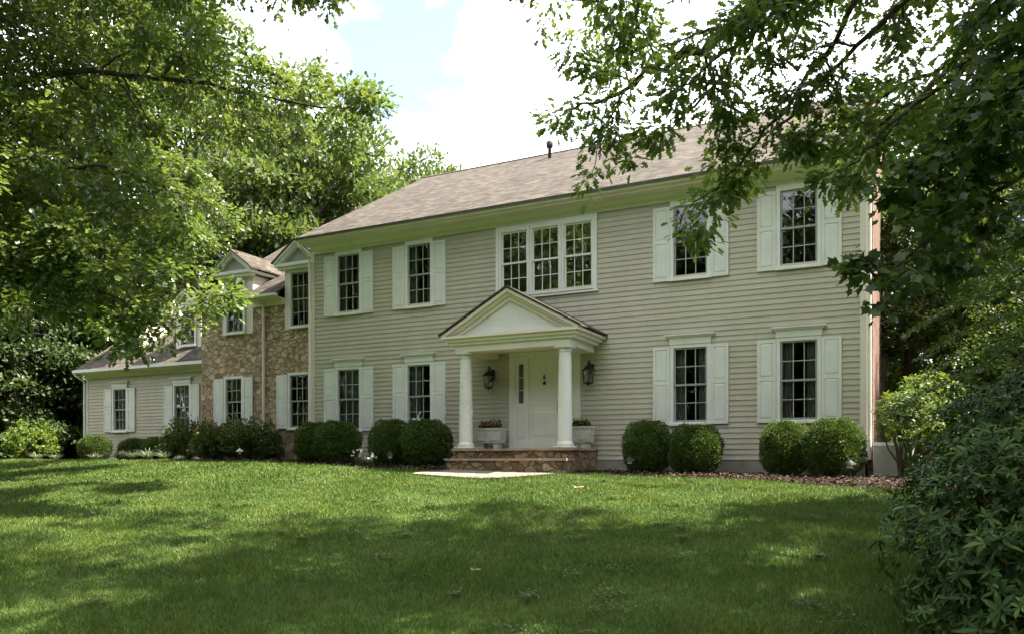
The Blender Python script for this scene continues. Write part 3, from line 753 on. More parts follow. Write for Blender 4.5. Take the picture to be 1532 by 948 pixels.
gf = MB(); gf.box(-11.93, -5.19, GE+0.01, GE+0.04, 3.06, 3.17); gf.box(-11.93, -5.19, GE+0.04, GY-0.002, 3.06, 3.085); gf.box(-11.76, -5.19, GY-0.04, GY-0.002, 2.92, 3.06)
gf.build('fascia', M['warmed_trim'], house)
MB().box(-11.96, -5.19, GE-0.09, GE+0.008, 3.10, 3.20).build('gutter', M['white'], house)
gd = MB(); gd.tube([(-11.90, GE-0.03, 3.10), (-11.88, GE, 3.0), (-11.80, GY-0.10, 2.84), (-11.80, GY-0.07, 2.74), (-11.80, GY-0.07, 0.0)], 0.04, 8); gd.build('downspout', M['white'], house)
gs = MB(); gs.poly([(-11.76, GY, -0.4), (-11.76, 2*gy_-GY, -0.4), (-11.76, 2*gy_-GY, 3.1), (-11.76, gy_, gz_-0.12), (-11.76, GY, 3.3)]); gs.build('side_wall', M['siding'], house)
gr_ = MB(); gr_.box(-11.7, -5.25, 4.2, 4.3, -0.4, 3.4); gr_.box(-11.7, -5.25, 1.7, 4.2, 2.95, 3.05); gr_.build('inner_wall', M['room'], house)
for cx in (-10.2, -7.12):
    dormer(cx, 1.97, 3.74, 5.05, 5.72, 0.80, (cx-0.33, cx+0.33, 3.92, 4.98), GE, GZ, GS, house, 0.60, 'full', 0.25)

# ------------------------------------------------------------------ things at the entrance
def lantern(x, label):
    y, zt = -0.03, 2.30
    t = tag(empty('wall_lantern', (x, y, 1.70)), label, 'lamp', 'black lanterns beside the front door')
    bk = MB(); bk.box(x-0.05, x+0.05, y-0.025, y, 1.96, 2.20); bk.tube([(x, y-0.02, 2.08), (x, y-0.10, 2.20), (x, y-0.19, 2.27), (x, y-0.22, 2.22), (x, y-0.22, 2.16)], 0.014, 8)
    bk.build('bracket', M['black'], t)
    cp = MB(); cx, cy = x, y-0.22
    cp.lathe(cx, cy, [(0.165, 2.03), (0.165, 2.045), (0.12, 2.08), (0.065, 2.13), (0.03, 2.15), (0.035, 2.18), (0.01, 2.21)], 6); cp.build('roof_cap', M['black'], t)
    cg = MB()
    for k in range(6):
        a = math.pi/3*k; b = a
        cg.tube([(cx+0.142*math.cos(a), cy+0.142*math.sin(a), 2.03), (cx+0.108*math.cos(a), cy+0.108*math.sin(a), 1.75)], 0.007, 5)
    cg.lathe(cx, cy, [(0.115, 1.735), (0.115, 1.755), (0.03, 1.755)], 6); cg.lathe(cx, cy, [(0.012, 1.69), (0.03, 1.715), (0.05, 1.734)], 8)
    cg.build('cage', M['black'], t)
    gl = MB(); gl.lathe(cx, cy, [(0.104, 1.758), (0.134, 2.028)], 6); gl.build('glass', M['glass'], t)
    bl = MB()
    for k in range(3):
        a = 2.1*k; bl.lathe(cx+0.03*math.cos(a), cy+0.03*math.sin(a), [(0.011, 1.757), (0.011, 1.87), (0.014, 1.89), (0.004, 1.94)], 8)
    bl.build('candle', M['warmed_trim'], t)
lantern(5.70, 'black six sided wall lantern left of the front door, seen between the porch columns')
lantern(8.28, 'black six sided wall lantern right of the front door, outside the right porch column')

def planter(x, label, plabel, petals):
    y0, y1, z = -0.62, -0.28, 0.254
    t = tag(empty('planter', (x, (y0+y1)/2, z)), label, 'planter', 'stone planters flanking the front door')
    b = MB(); z0, z1 = z+0.14, z+0.50; hw = 0.36
    b.prism([(x-hw+0.03, y0+0.03, z0), (x+hw-0.03, y0+0.03, z0), (x+hw-0.03, y1-0.03, z0), (x-hw+0.03, y1-0.03, z0)], [(x-hw+0.015, y0+0.015, z1-0.05), (x+hw-0.015, y0+0.015, z1-0.05), (x+hw-0.015, y1-0.015, z1-0.05), (x-hw+0.015, y1-0.015, z1-0.05)])
    for (a, c) in ((x-hw, x-hw+0.04), (x+hw-0.04, x+hw)): b.box(a, c, y0, y1, z1-0.05, z1)
    b.box(x-hw+0.04, x+hw-0.04, y0, y0+0.04, z1-0.05, z1); b.box(x-hw+0.04, x+hw-0.04, y1-0.04, y1, z1-0.05, z1)
    for (a, c) in ((x-hw+0.07, x-0.05), (x+0.05, x+hw-0.07)): b.box(a, c, y0+0.005, y0+0.03, z0+0.06, z1-0.10)
    b.build('box', M['planter'], t)
    for sx in (-1, 1):
        f = MB(); f.box(x+sx*0.2-0.07, x+sx*0.2+0.07, y0+0.06, y1-0.06, z, z+0.14); f.build('foot', M['planter'], t)
    MB().box(x-hw+0.042, x+hw-0.042, y0+0.042, y1-0.042, z1-0.045, z1-0.02).build('soil', M['mulch'], t)
    n = 420; c = np.stack([x+rnd(n)*0.27, (y0+y1)/2+rnd(n)*0.12, z1-0.03+np.abs(RNG.normal(0, 0.07, n))], -1)
    pf = tag(empty('potted_flowers', (x, (y0+y1)/2, z1-0.02)), plabel, 'flowers', 'flowers in the stone planters')
    d = unit(np.stack([rnd(n), rnd(n), rnd(n, 0, 1.2)], -1)); v, tt = leaves(OVAL, c, d, rvec(n)+[0, 0, 1.0], RNG.uniform(0.05, 0.09, n))
    off = np.array([x, (y0+y1)/2, z1-0.02]); link('foliage', np_mesh('foliage', v-off, tt, M['rhodo']), pf)
    n = 90; k = RNG.integers(0, 5, n); hc = np.stack([x+rnd(5)*0.17, (y0+y1)/2-0.03+rnd(5)*0.07, z1+0.13+rnd(5)*0.05], -1)
    c = hc[k]+RNG.normal(0, 0.022, (n, 3)); v, tt = leaves(OVAL, c, rvec(n), rvec(n), RNG.uniform(0.03, 0.05, n))
    link('blossom', np_mesh('blossom', v-off, tt, petals), pf)
planter(5.86, 'pale stone window box planter on feet left of the door behind the left column', 'red flowered plants in the planter left of the front door', M['red'])
planter(8.10, 'pale stone planter on feet half hidden behind the right porch column', 'pink and yellow flowered plants in the planter right of the door', M['yellowpink'])

def path_light(x, y, label, cap='black'):
    z = H(x, y)
    t = tag(empty('path_light', (x, y, z)), label, 'garden light', 'low path lights in the mulch bed')
    MB().lathe(x, y, [(0.014, z-0.05), (0.014, z+0.26)], 8).build('stem', M['black'], t)
    MB().lathe(x, y, [(0.045, z+0.20), (0.045, z+0.27)], 10).build('lens', M['unit'], t)
    MB().lathe(x, y, [(0.10, z+0.265), (0.08, z+0.30), (0.02, z+0.345), (0.01, z+0.36)], 14).build('cap', M[cap], t)
path_light(13.85, -1.9, 'black mushroom path light in the mulch at the right end of the house')
path_light(9.75, -1.75, 'dark path light in front of the clipped bushes right of the porch')
path_light(3.95, -1.85, 'dark path light between the white flowers and the porch steps')
path_light(-1.75, -0.95, 'pale capped path light in front of the stone wing bushes', 'unit')

# cooling unit beside the right corner
ac = tag(empty('cooling_unit', (14.53, 0.15, -0.35)), 'pale metal cooling unit beside the brick end wall at the right', 'air conditioner')
AX, AY = 14.53, 0.15
u = MB(); pts = []
for k in range(24):
    a = 2*math.pi*k/24; ca, sa = math.cos(a), math.sin(a)
    pts.append((AX+0.36*math.copysign(abs(ca)**0.35, ca), AY+0.36*math.copysign(abs(sa)**0.35, sa)))
u.prism([(p[0], p[1], -0.30) for p in pts], [(p[0], p[1], 0.27) for p in pts])
for k in range(14):
    z = -0.24+k*0.035
    u.prism([(AX+(p[0]-AX)*1.012, AY+(p[1]-AY)*1.012, z) for p in pts], [(AX+(p[0]-AX)*1.012, AY+(p[1]-AY)*1.012, z+0.018) for p in pts])
u.build('casing', M['unit'], ac)
tp = MB(); tp.prism([(AX+(p[0]-AX)*1.03, AY+(p[1]-AY)*1.03, 0.272) for p in pts], [(AX+(p[0]-AX)*0.98, AY+(p[1]-AY)*0.98, 0.34) for p in pts]); tp.build('top_cover', M['white'], ac)
MB().box(AX-0.45, AX+0.45, AY-0.45, AY+0.45, -0.5, -0.302).build('base_pad', M['concrete'], ac)
# ------------------------------------------------------------------ foliage
exec_marker = None

def superpt(n, p=2.6):
    """directions on a rounded-cube-like unit shape"""
    d = RNG.normal(size=(n, 3)); k = (np.abs(d)**p).sum(1)**(1.0/p)
    return d/k[:, None]

def clipped_mesh(name, rx, rz, n, leaf, mat, p=2.7, rough=0.11):
    d = superpt(n, p); d[:, 2] = np.where(d[:, 2] < -0.93, -d[:, 2], d[:, 2])
    dep = np.where(RNG.random(n) < 0.75, RNG.uniform(0.93, 1.02, n), RNG.uniform(0.72, 0.95, n))
    lump = 1 + rough*np.sin(d[:, 0]*6+1)*np.sin(d[:, 1]*5+2)*np.sin(d[:, 2]*5+0.5) + 0.022*RNG.normal(size=n) + np.where(RNG.random(n) < 0.02, RNG.uniform(0, 0.12, n), 0)
    pos = d*dep[:, None]*lump[:, None]*np.array([rx, rx, rz]) + np.array([0, 0, rz])
    ax = unit(d*np.array([1, 1, 0.6]) + rvec(n)*0.9 + [0, 0, 0.35]); nm = unit(d + rvec(n)*0.45 + [0, 0, 0.3])
    q = superpt(n//3, p)*RNG.uniform(0.35, 0.86, n//3)[:, None]*np.array([rx, rx, rz])+np.array([0, 0, rz])
    v, t = join([leaves(DIAM, pos, ax, nm, RNG.uniform(0.7, 1.25, n)*leaf), leaves(DIAM, q, rvec(len(q)), rvec(len(q)), RNG.uniform(1.8, 3.0, len(q))*leaf)])
    return np_mesh(name, v, t, mat)

def core(rx, rz, parent):
    """branches inside the clipped bush"""
    mb = MB(); o = parent.location
    for k in range(7):
        a = 2*math.pi*k/7+random.uniform(-.3, .3)
        mb.tube([(o.x+0.04*math.cos(a), o.y+0.04*math.sin(a), o.z-0.03), (o.x+0.3*rx*math.cos(a), o.y+0.3*rx*math.sin(a), o.z+rz*0.8), (o.x+0.65*rx*math.cos(a), o.y+0.65*rx*math.sin(a), o.z+rz*1.45)], [0.02, 0.014, 0.006], 5)
    return mb.build('stem', M['twig'], parent)

bvar = [clipped_mesh('boxwood_foliage', 0.5, 0.5, 15000, 0.034, M['boxwood']) for _ in range(3)]
BOX = [
    (0.93, -1.0, 0.45, 1.02, 'dark green clipped bush, leftmost of the pair at the left corner of the main front'),
    (1.82, -1.15, 0.54, 1.04, 'dark clipped bush, right one of the pair below the first main window'),
    (3.46, -1.1, 0.52, 1.08, 'dark clipped bush, left one of the pair next to the porch'),
    (4.50, -1.15, 0.58, 1.08, 'wide dark clipped bush immediately left of the porch steps'),
    (9.90, -1.05, 0.48, 1.06, 'dark clipped bush, left one of the pair right of the porch'),
    (10.88, -1.0, 0.53, 0.98, 'dark clipped bush under the third lower window from the left of the main front'),
    (12.64, -0.95, 0.45, 1.03, 'dark shaded clipped bush, left one of the pair at the right corner'),
    (13.53, -1.2, 0.51, 1.06, 'clipped bush with sunlit yellow green top at the right corner of the house')]
for i, (x, y, r, h, lab) in enumerate(BOX):
    t = tag(empty('clipped_bush', (x, y, H(x, y))), lab, 'bush', 'clipped bushes along the main front')
    f = link('foliage', bvar[i % 3], t); f.scale = (r/0.5, r/0.5, h); f.rotation_euler = (0, 0, i*1.3)
    core(r, h*0.5, t)
for i, (x, y, r, h, lab) in enumerate([
    (-9.35, 0.1, 0.46, 0.82, 'round clipped bush half yellow green near the left end of the house'),
    (-7.45, 0.2, 0.50, 0.70, 'low dark round bush between the two garage wing windows'),
    (-6.15, 0.0, 0.46, 0.72, 'low round bush at the left end of the spiky hedge')]):
    t = tag(empty('round_bush', (x, y, H(x, y))), lab, 'bush', 'low round bushes along the garage wing')
    f = link('foliage', bvar[(i+1) % 3], t); f.scale = (r/0.5, r/0.5, h); f.rotation_euler = (0, 0, i*2.1)
    core(r, h*0.5, t)

def spray_bush(name, n_sprays, rx, ry, h, mat, leaf, tmpl=OVAL, per=26, up=0.7):
    """loose bush of leafy shoots radiating from the base"""
    parts = []; wood = MB()
    for k in range(n_sprays):
        a = RNG.uniform(0, 2*math.pi); e = RNG.uniform(0.12, 1.0)
        d = np.array([math.cos(a)*rx*math.sqrt(1-e*e*0.8), math.sin(a)*ry*math.sqrt(1-e*e*0.8), h*(0.25+0.75*e)*RNG.uniform(0.82, 1.08)])
        m = per; s = RNG.uniform(0.45, 1.0, m)
        bend = np.stack([np.zeros(m), np.zeros(m), -0.12*h*s**2*(1-e)], -1)
        pos = d[None, :]*s[:, None] + bend + RNG.normal(0, 0.035*h, (m, 3))
        pos[:, 2] = np.maximum(pos[:, 2], 0.03)
        ax = unit(d[None, :]/np.linalg.norm(d)*up + rvec(m)*0.75); nm = rvec(m)+[0, 0, 0.8]
        parts.append(leaves(tmpl, pos, ax, nm, RNG.uniform(0.7, 1.2, m)*leaf))
        if k % 6 == 0: wood.tube([(0, 0, -0.05), tuple(d*0.5+np.array([0, 0, 0.05])), tuple(d*0.95)], [0.014, 0.009, 0.003], 4)
    v, t = join(parts)
    return np_mesh(name, v, t, mat), wood

def wood_mesh(mb, name, mat):
    me = bpy.data.meshes.new(name); me.from_pydata(mb.v, [], mb.f); me.materials.append(mat); return me

yf, yw = spray_bush('yew_foliage', 210, 0.95, 0.75, 1.25, M['yew'], 0.085, OVAL, 34, 1.0); yws = wood_mesh(yw, 'yew_stem', M['twig'])
for i, (x, y, s, lab) in enumerate([
    (-4.95, 0.05, 1.0, 'spiky dark hedge bush at the left corner of the stone wall'),
    (-3.55, -0.1, 0.96, 'spiky bush with sunlit tips below the left stone wing window'),
    (-2.25, -0.05, 1.0, 'dark spreading bush in front of the stone wall, rightmost of the spiky three')]):
    t = tag(empty('spreading_bush', (x, y, H(x, y))), lab, 'bush', 'spiky bushes along the stone wing')
    f = link('foliage', yf, t); f.scale = (s, s, s); f.rotation_euler = (0, 0, i*2.0); link('stem', yws, t).rotation_euler = (0, 0, i*2.0)

# pale shrub at far left
pf_, pw = spray_bush('pale_foliage', 130, 0.95, 0.9, 1.35, M['pale'], 0.13, OVAL, 26, 0.4)
t = tag(empty('pale_shrub', (-12.3, -0.2, H(-12.3, -0.2))), 'bright yellow green shrub at the far left beyond the house corner', 'shrub')
link('foliage', pf_, t); link('stem', wood_mesh(pw, 'pale_stem', M['twig']), t)

# blade clumps along the left bed
def blade_clump(n, h, spread, mat, w=0.012):
    a = RNG.uniform(0, 2*math.pi, n); el = RNG.uniform(0.35, 1.1, n)
    d = np.stack([np.cos(a)*el*spread, np.sin(a)*el*spread, np.ones(n)], -1)
    pos = np.stack([np.cos(a)*0.05*rnd(n), np.sin(a)*0.05*rnd(n), np.zeros(n)-0.01], -1)
    L = RNG.uniform(0.6, 1.0, n)*h
    parts = []
    x = unit(np.cross(unit(d), [0, 0, 1.0]))
    seg = 4; V = []
    for k in range(seg+1):
        s = k/seg
        c = pos + unit(d)*(L*s)[:, None] + np.stack([d[:, 0]*L*s*s*0.35, d[:, 1]*L*s*s*0.35, -L*s*s*0.33], -1)
        ww = w*(1-s**2*0.95)
        V.append(np.stack([c-x*ww, c+x*ww], 1))
    V = np.stack(V, 1).reshape(n, -1, 3); T = []
    for k in range(seg): b = 2*k; T += [(b, b+1, b+3), (b, b+3, b+2)]
    T = (np.array(T)[None]+(np.arange(n)*2*(seg+1))[:, None, None]).reshape(-1, 3)
    return np_mesh('blades', V.reshape(-1, 3), T, mat)
bc = blade_clump(90, 0.62, 0.75, M['blade'], 0.014)
CL = [(-11.1, -0.75, 0.8, 'pale leaved clump right of the bright far left shrub'), (-10.2, -0.7, 0.7, 'pale striped clump left of the half yellow round bush'), (-8.35, -0.6, 0.75, 'low pale bladed clump between the first two round bushes'),
      (-7.0, -0.75, 0.95, 'pale bladed clump in front of the middle round bush'), (-6.25, -0.85, 1.0, 'tall pale striped clump in front of the third round bush'), (-5.5, -0.9, 1.1, 'largest pale striped clump at the foot of the spiky hedge'), (-4.7, -1.0, 0.9, 'pale bladed clump below the left stone wing window'), (-3.9, -1.05, 0.5, 'smallest pale clump at the grass edge before the stone wing')]
for i, (x, y, s, lab) in enumerate(CL):
    o = tag(link('striped_clump', bc, None, (x, y, H(x, y)+0.01)), lab, 'plant', 'pale striped clumps along the left bed'); o.scale = (s, s, s); o.rotation_euler = (0, 0, i*1.1)
fc = blade_clump(40, 0.42, 0.35, M['boxwood'], 0.009)
for i, (x, y, s, lab) in enumerate([(3.05, -1.85, 1.0, 'white flowering plant in front of the clipped pair left of the porch'), (3.45, -1.95, 0.85, 'smaller white flowering plant beside the path light')]):
    z = H(x, y); t = tag(empty('flower_clump', (x, y, z)), lab, 'flowers', 'white flowers left of the porch')
    q = link('blades', fc, t); q.scale = (s, s, s)
    n = 60; k = RNG.integers(0, 7, n); hc = np.stack([rnd(7)*0.16, rnd(7)*0.12, RNG.uniform(0.22, 0.42, 7)], -1)*s
    v, tt = leaves(OVAL, hc[k]+RNG.normal(0, 0.01, (n, 3)), rvec(n), rvec(n), RNG.uniform(0.035, 0.055, n)); link('blossom', np_mesh('blossom', v, tt, M['petal']), t)

# rhododendrons: whorls of long leaves
def rhodo(name, lobes, n, leaf, label, cat, mat=None, flat=False, stems=None):
    """lobes: list of (x, y, z, rx, ry, rz) in world"""
    base = (lobes[0][0], lobes[0][1], H(lobes[0][0], lobes[0][1]))
    t = tag(empty(name, base), label, cat)
    P, Dn, ids = [], [], []
    w = np.array([(l[3]*l[4]*l[5])**0.66 for l in lobes]); cnt = (n*w/w.sum()).astype(int)
    for l, c in zip(lobes, cnt):
        d = rvec(c); d[:, 2] = np.where(d[:, 2] < -0.55, -d[:, 2], d[:, 2])
        dep = np.where(RNG.random(c) < 0.7, RNG.uniform(0.86, 1.06, c), RNG.uniform(0.55, 0.9, c))
        lump = 1+0.10*np.sin(d[:, 0]*7+l[0])*np.sin(d[:, 2]*6+l[1])
        p = np.array(l[:3])+d*(dep*lump)[:, None]*np.array(l[3:6])
        P.append(p); Dn.append(unit(d*0.8+[0, 0, 0.55]+rvec(c)*0.35))
    P = np.concatenate(P); A = np.concatenate(Dn)
    ok = P[:, 2] > hgt(P[:, 0], P[:, 1])+0.02; P, A = P[ok], A[ok]
    parts = []
    K = 9
    u = unit(np.cross(A, rvec(len(A)))); w_ = np.cross(A, u); ph = RNG.uniform(0, 6.28, len(A)); lsz = RNG.uniform(0.7, 1.25, len(A))
    for k in range(K):
        a = ph+2*math.pi*k/K+RNG.normal(0, 0.2, len(A)); el = RNG.normal(0.0 if k % 2 else 0.5, 0.35, len(A))-0.35*(RNG.random(len(A)) < 0.25)
        d = u*np.cos(a)[:, None]+w_*np.sin(a)[:, None]+A*el[:, None]
        parts.append(leaves(RHODO, P, d, A, RNG.uniform(0.55, 1.3, len(A))*leaf*lsz))
    v, tt = join(parts); link('foliage', np_mesh('foliage', v-np.array(base), tt, mat or M['rhodo']), t)
    mb = MB(); o = Vector(base)
    for k in range(0, len(P), max(1, len(P)//(stems or 60))):
        p = P[k]; m = (p+np.array(base))/2
        mb.tube([(base[0]+random.uniform(-.12, .12), base[1]+random.uniform(-.12, .12), base[2]-0.05), (m[0]+random.uniform(-.1, .1), m[1]+random.uniform(-.1, .1), m[2]-0.1), tuple(p)], [0.028, 0.016, 0.006], 5)
    mb.build('stem', M['twig'], t)
    return t
rhodo('rhododendron', [(15.55, -9.9, -0.70, 1.0, 1.1, 0.95), (15.65, -10.5, -1.0, 0.85, 0.9, 0.8), (16.5, -9.5, -0.35, 1.1, 1.2, 1.1)], 3000, 0.088, 'big dark rhododendron filling the lower right corner of the lawn', 'shrub')
rhodo('rhododendron', [(15.7, -7.9, -0.2, 1.0, 1.0, 1.05), (16.7, -7.6, 0.3, 1.2, 1.1, 1.35), (16.9, -6.2, 0.5, 1.1, 1.0, 1.3)], 2500, 0.088, 'dark rhododendron behind the big one, at the right edge below the drooping evergreen', 'shrub')
rhodo('tall_shrub', [(14.75, -0.75, 0.78, 0.55, 0.55, 0.55), (15.3, -0.8, 0.5, 0.6, 0.6, 0.6), (15.1, -0.4, 1.1, 0.6, 0.55, 0.5)], 520, 0.10, 'bushy light green shrub on bare stems in front of the cooling unit', 'shrub', M['pale'], stems=26)

# ------------------------------------------------------------------ trees
class Tree:
    def __init__(s, clip=None): s.wood = []; s.tw = []; s.clip = clip
    def limb(s, pts, r0, r1, sub, sublen, rng, twig=6, droop=0.25, leafy_from=0.25, lev=1):
        """smooth limb through pts with side branches; twig positions collected for the leaves"""
        P = [np.array(p, float) for p in pts]
        Q = []
        for i in range(len(P)-1):
            p0 = P[max(i-1, 0)]; p1 = P[i]; p2 = P[i+1]; p3 = P[min(i+2, len(P)-1)]
            for k in range(6):
                t = k/6
                Q.append(0.5*((2*p1)+(-p0+p2)*t+(2*p0-5*p1+4*p2-p3)*t*t+(-p0+3*p1-3*p2+p3)*t**3))
        Q.append(P[-1]); Q = np.array(Q)
        if s.clip:
            if lev == 1 and s.clip(Q[-1]): return
            bad = [i for i, q in enumerate(Q) if s.clip(q)]
            if bad and bad[0] > 3: Q = Q[:bad[0]]
            elif bad: return
        L = np.linalg.norm(np.diff(Q, axis=0), axis=1).sum()
        Q[1:-1] += rng.normal(0, 0.012*L**0.7, (len(Q)-2, 3))
        s.wood.append((Q, np.linspace(r0, r1, len(Q))))
        n = max(2, int(sub*L))
        for k in range(n):
            t = leafy_from+(1-leafy_from)*(k+rng.random())/n
            x = t*(len(Q)-1); i = int(min(x, len(Q)-2)); p = Q[i]+(Q[i+1]-Q[i])*(x-i)
            d = Q[i+1]-Q[i]; d = d/np.linalg.norm(d)
            side = np.cross(d, rng.normal(size=3)); side /= np.linalg.norm(side)+1e-9
            v = d*0.55+side*0.9; v[2] = v[2]*0.75-droop*rng.random(); v /= np.linalg.norm(v)
            l = sublen*(0.55+0.6*rng.random())*(1.0-0.45*t)
            q = [p, p+v*l*0.5+np.array([0, 0, 0.03*l]), p+v*l+np.array([0, 0, -0.10*l*(droop*3)])]
            if lev > 1: s.limb(q, max(r1, r0*(1-t)*0.45+0.006), 0.005, sub*1.9, sublen*0.42, rng, twig, droop, 0.12, lev-1)
            else: s.twigs(q, rng, twig)
        s.twigs([Q[-3], Q[-2], Q[-1]], rng, twig)
    def twigs(s, q, rng, m):
        q = np.array(q)
        if s.clip and s.clip(q[-1]): return
        s.wood.append((q, np.array([0.010, 0.007, 0.004])))
        for k in range(m):
            t = (k+1)/m; p = q[1]*(1-t)*2+q[0]*0 if False else (q[0]*(1-t)+q[2]*t)*0.4+(q[1] if t < 0.75 else q[2])*0.0+ (q[0]*(1-t)**2+2*q[1]*t*(1-t)+q[2]*t*t)*0.6
            d = q[2]-q[0]; d = d/(np.linalg.norm(d)+1e-9)
            s.tw.append((p+rng.normal(0, 0.03, 3), d))
    def mesh_wood(s, name, mat, base, cut=0.0, n=6):
        mb = MB()
        for Q, r in s.wood:
            if r[0] < cut: continue
            mb.tube([tuple(q-base) for q in Q], [float(x) for x in r], 8 if r[0] > 0.05 else (5 if r[0] > 0.015 else 3))
        me = bpy.data.meshes.new(name); me.from_pydata(mb.v, [], mb.f); me.materials.append(mat)
        for p in me.polygons: p.use_smooth = True
        return me
    def mesh_leaves(s, name, tmpl, mat, base, per, size, spread, hang=0.35):
        p = np.array([a for a, b in s.tw]); d = np.array([b for a, b in s.tw])
        p = np.repeat(p, per, 0); d = np.repeat(d, per, 0); n = len(p)
        r = rvec(n); r[:, 2] *= 0.6
        ax = unit(d*0.6+r*0.95+np.array([0, 0, -hang])*RNG.random(n)[:, None])
        pos = p+r*RNG.uniform(0.0, spread, n)[:, None]
        nm = unit(np.array([0, 0, 1.0])+rvec(n)*0.75)
        v, t = leaves(tmpl, pos-base, ax, nm, RNG.uniform(0.65, 1.2, n)*size)
        return np_mesh(name, v, t, mat), n

def place_tree(tr, name, base, label, cat, tmpl, mat, per, size, spread, hang=0.35, cut=0.0, group=None, extra=None):
    t = tag(empty(name, base), label, cat, group)
    b = np.array(base, float)
    link('trunk', tr.mesh_wood('trunk', M['bark'], b, cut), t)
    me, n = tr.mesh_leaves('crown', tmpl, mat, b, per, size, spread, hang)
    link('crown', me, t)
    if extra:
        link('limb', extra.mesh_wood('limb', M['bark'], b, cut), t)
        me, m = extra.mesh_leaves('crown', OAKS, mat, b, per, size*1.1, spread, hang); link('crown', me, t); n = (n, m)
    print('TREE', name, n)
    return t

# left oak: trunk just outside the frame, drooping lower limbs
r = np.random.default_rng(11)
LO = (-1.9, -8.9); lz = H(*LO)
def oak_outline(p):
    """the crown is lifted on the side towards the house, where it has been pruned back"""
    dx, dy = p[0]-LO[0], p[1]-LO[1]
    rr_ = dx*0.894+dy*0.447+0.37*(-0.447*dx+0.894*dy)
    return rr_ > np.interp(p[2], [1.2, 2.4, 3.2, 3.6, 4.6, 5.2, 6.2, 9.0], [4.4, 6.1, 6.1, 5.2, 5.3, 6.4, 9.0, 9.0])
T1 = Tree(oak_outline)
T1.wood.append((np.array([(LO[0], LO[1], lz-0.2), (LO[0]+0.05, LO[1], lz+0.5), (LO[0], LO[1]+0.05, lz+4), (LO[0]+0.1, LO[1], lz+9), (LO[0], LO[1], lz+15)]), np.array([0.42, 0.30, 0.25, 0.16, 0.03])))
nl = 52
LOW_BOUGHS = [[(-1.9, -8.9, 3.8), (0.5, -8.6, 4.0), (3.0, -8.2, 3.4), (4.9, -7.9, 2.45)], [(-1.9, -8.9, 3.4), (0.3, -8.7, 3.6), (2.4, -8.4, 3.0), (3.9, -8.3, 2.1)]]
for k in range(nl):
    z = 4.3+10.6*(k/nl)**1.05; a = k*2.399963+r.normal(0, 0.25)
    L = np.interp(z, [4.3, 5.6, 7.2, 9.5, 12.5, 15], [4.4, 5.2, 8.7, 8.8, 7.0, 4.0])*r.uniform(0.86, 1.06)
    rise = np.interp(z, [4.3, 6, 8, 10, 15], [0.02, 0.06, 0.10, 0.25, 0.9])
    e = np.array([math.cos(a), math.sin(a), 0])
    p0 = np.array([LO[0], LO[1], lz+z])
    dr = np.interp(z, [4.3, 7, 12], [0.13, 0.06, 0.0])*L
    pts = [p0, p0+e*L*0.35+[0, 0, L*(rise*0.4+0.06)], p0+e*L*0.7+[0, 0, L*rise*0.75+0.0], p0+e*L+[0, 0, L*rise-dr*1.2]]
    vis = e[0]*0.894+e[1]*0.447
    T1.limb(pts, 0.085 if z < 9 else 0.06, 0.012, 3.0 if vis > -0.3 else 1.6, 1.8, r, 5, 0.22, 0.12, 2)
for pts in LOW_BOUGHS: T1.limb(pts, 0.06, 0.010, 2.6, 1.2, r, 5, 0.3, 0.3, 2)
place_tree(T1, 'oak_tree', (LO[0], LO[1], lz), 'large glossy oak on the left whose drooping boughs hang in front of the garage wing', 'tree', OAKS, M['oakleaf'], 8, 0.142, 0.32, cut=0.0105)

# right oak: trunk outside the frame, long limb reaching in from the right
r = np.random.default_rng(5)
RO = (18.2, -7.4); rz_ = H(*RO)
T2 = Tree()
T2.wood.append((np.array([(RO[0], RO[1], rz_-0.2), (RO[0]-0.05, RO[1], rz_+0.5), (RO[0], RO[1], rz_+4), (RO[0]-0.1, RO[1]-0.1, rz_+9), (RO[0], RO[1], rz_+14)]), np.array([0.45, 0.32, 0.26, 0.17, 0.03])))
def rl(pts, r0, sub=2.4, sl=1.0, lf=0.2, droop=0.4, lev=2, tw=5): T2.limb(pts, r0, 0.008, sub, sl, r, tw, droop, lf, lev)
rl([(18.1, -7.4, 5.0), (15.6, -8.2, 5.6), (13.56, -8.36, 4.85), (12.33, -8.3, 4.45), (11.15, -8.31, 4.15)], 0.11, 2.4, 1.15, 0.34)
rl([(18.1, -7.4, 5.6), (15.5, -8.5, 6.4), (12.9, -8.5, 5.9), (11.5, -8.5, 5.25)], 0.09, 2.2, 1.2, 0.3)
rl([(14.6, -8.3, 5.25), (13.9, -8.0, 4.3), (13.1, -7.8, 3.45), (12.45, -7.8, 2.95)], 0.035, 2.8, 0.75, 0.25)
rl([(18.1, -7.4, 4.2), (16.2, -7.7, 4.3), (14.9, -7.7, 3.8), (14.0, -7.7, 3.3)], 0.06, 2.4, 0.9, 0.35)
rl([(15.6, -8.2, 5.4), (14.6, -8.0, 4.6), (13.7, -7.9, 3.9), (13.2, -7.9, 3.3)], 0.04, 2.8, 0.8, 0.2)
rl([(15.2, -8.2, 5.5), (14.2, -8.5, 5.0), (13.2, -8.7, 4.3), (12.5, -8.7, 3.9)], 0.04, 2.8, 0.8, 0.2)
rl([(16.0, -7.9, 4.4), (15.2, -8.1, 3.9), (14.5, -8.2, 3.3), (14.1, -8.2, 2.9)], 0.035, 2.8, 0.75, 0.2)
rl([(13.3, -8.35, 4.75), (12.7, -8.1, 4.1), (12.0, -8.0, 3.7)], 0.025, 2.8, 0.7, 0.2)
rl([(18.1, -7.4, 4.8), (16.3, -6.6, 4.9), (14.8, -6.3, 4.6), (13.8, -6.3, 4.2)], 0.06, 2.2, 0.9, 0.3)
T2B = Tree()
nl = 40
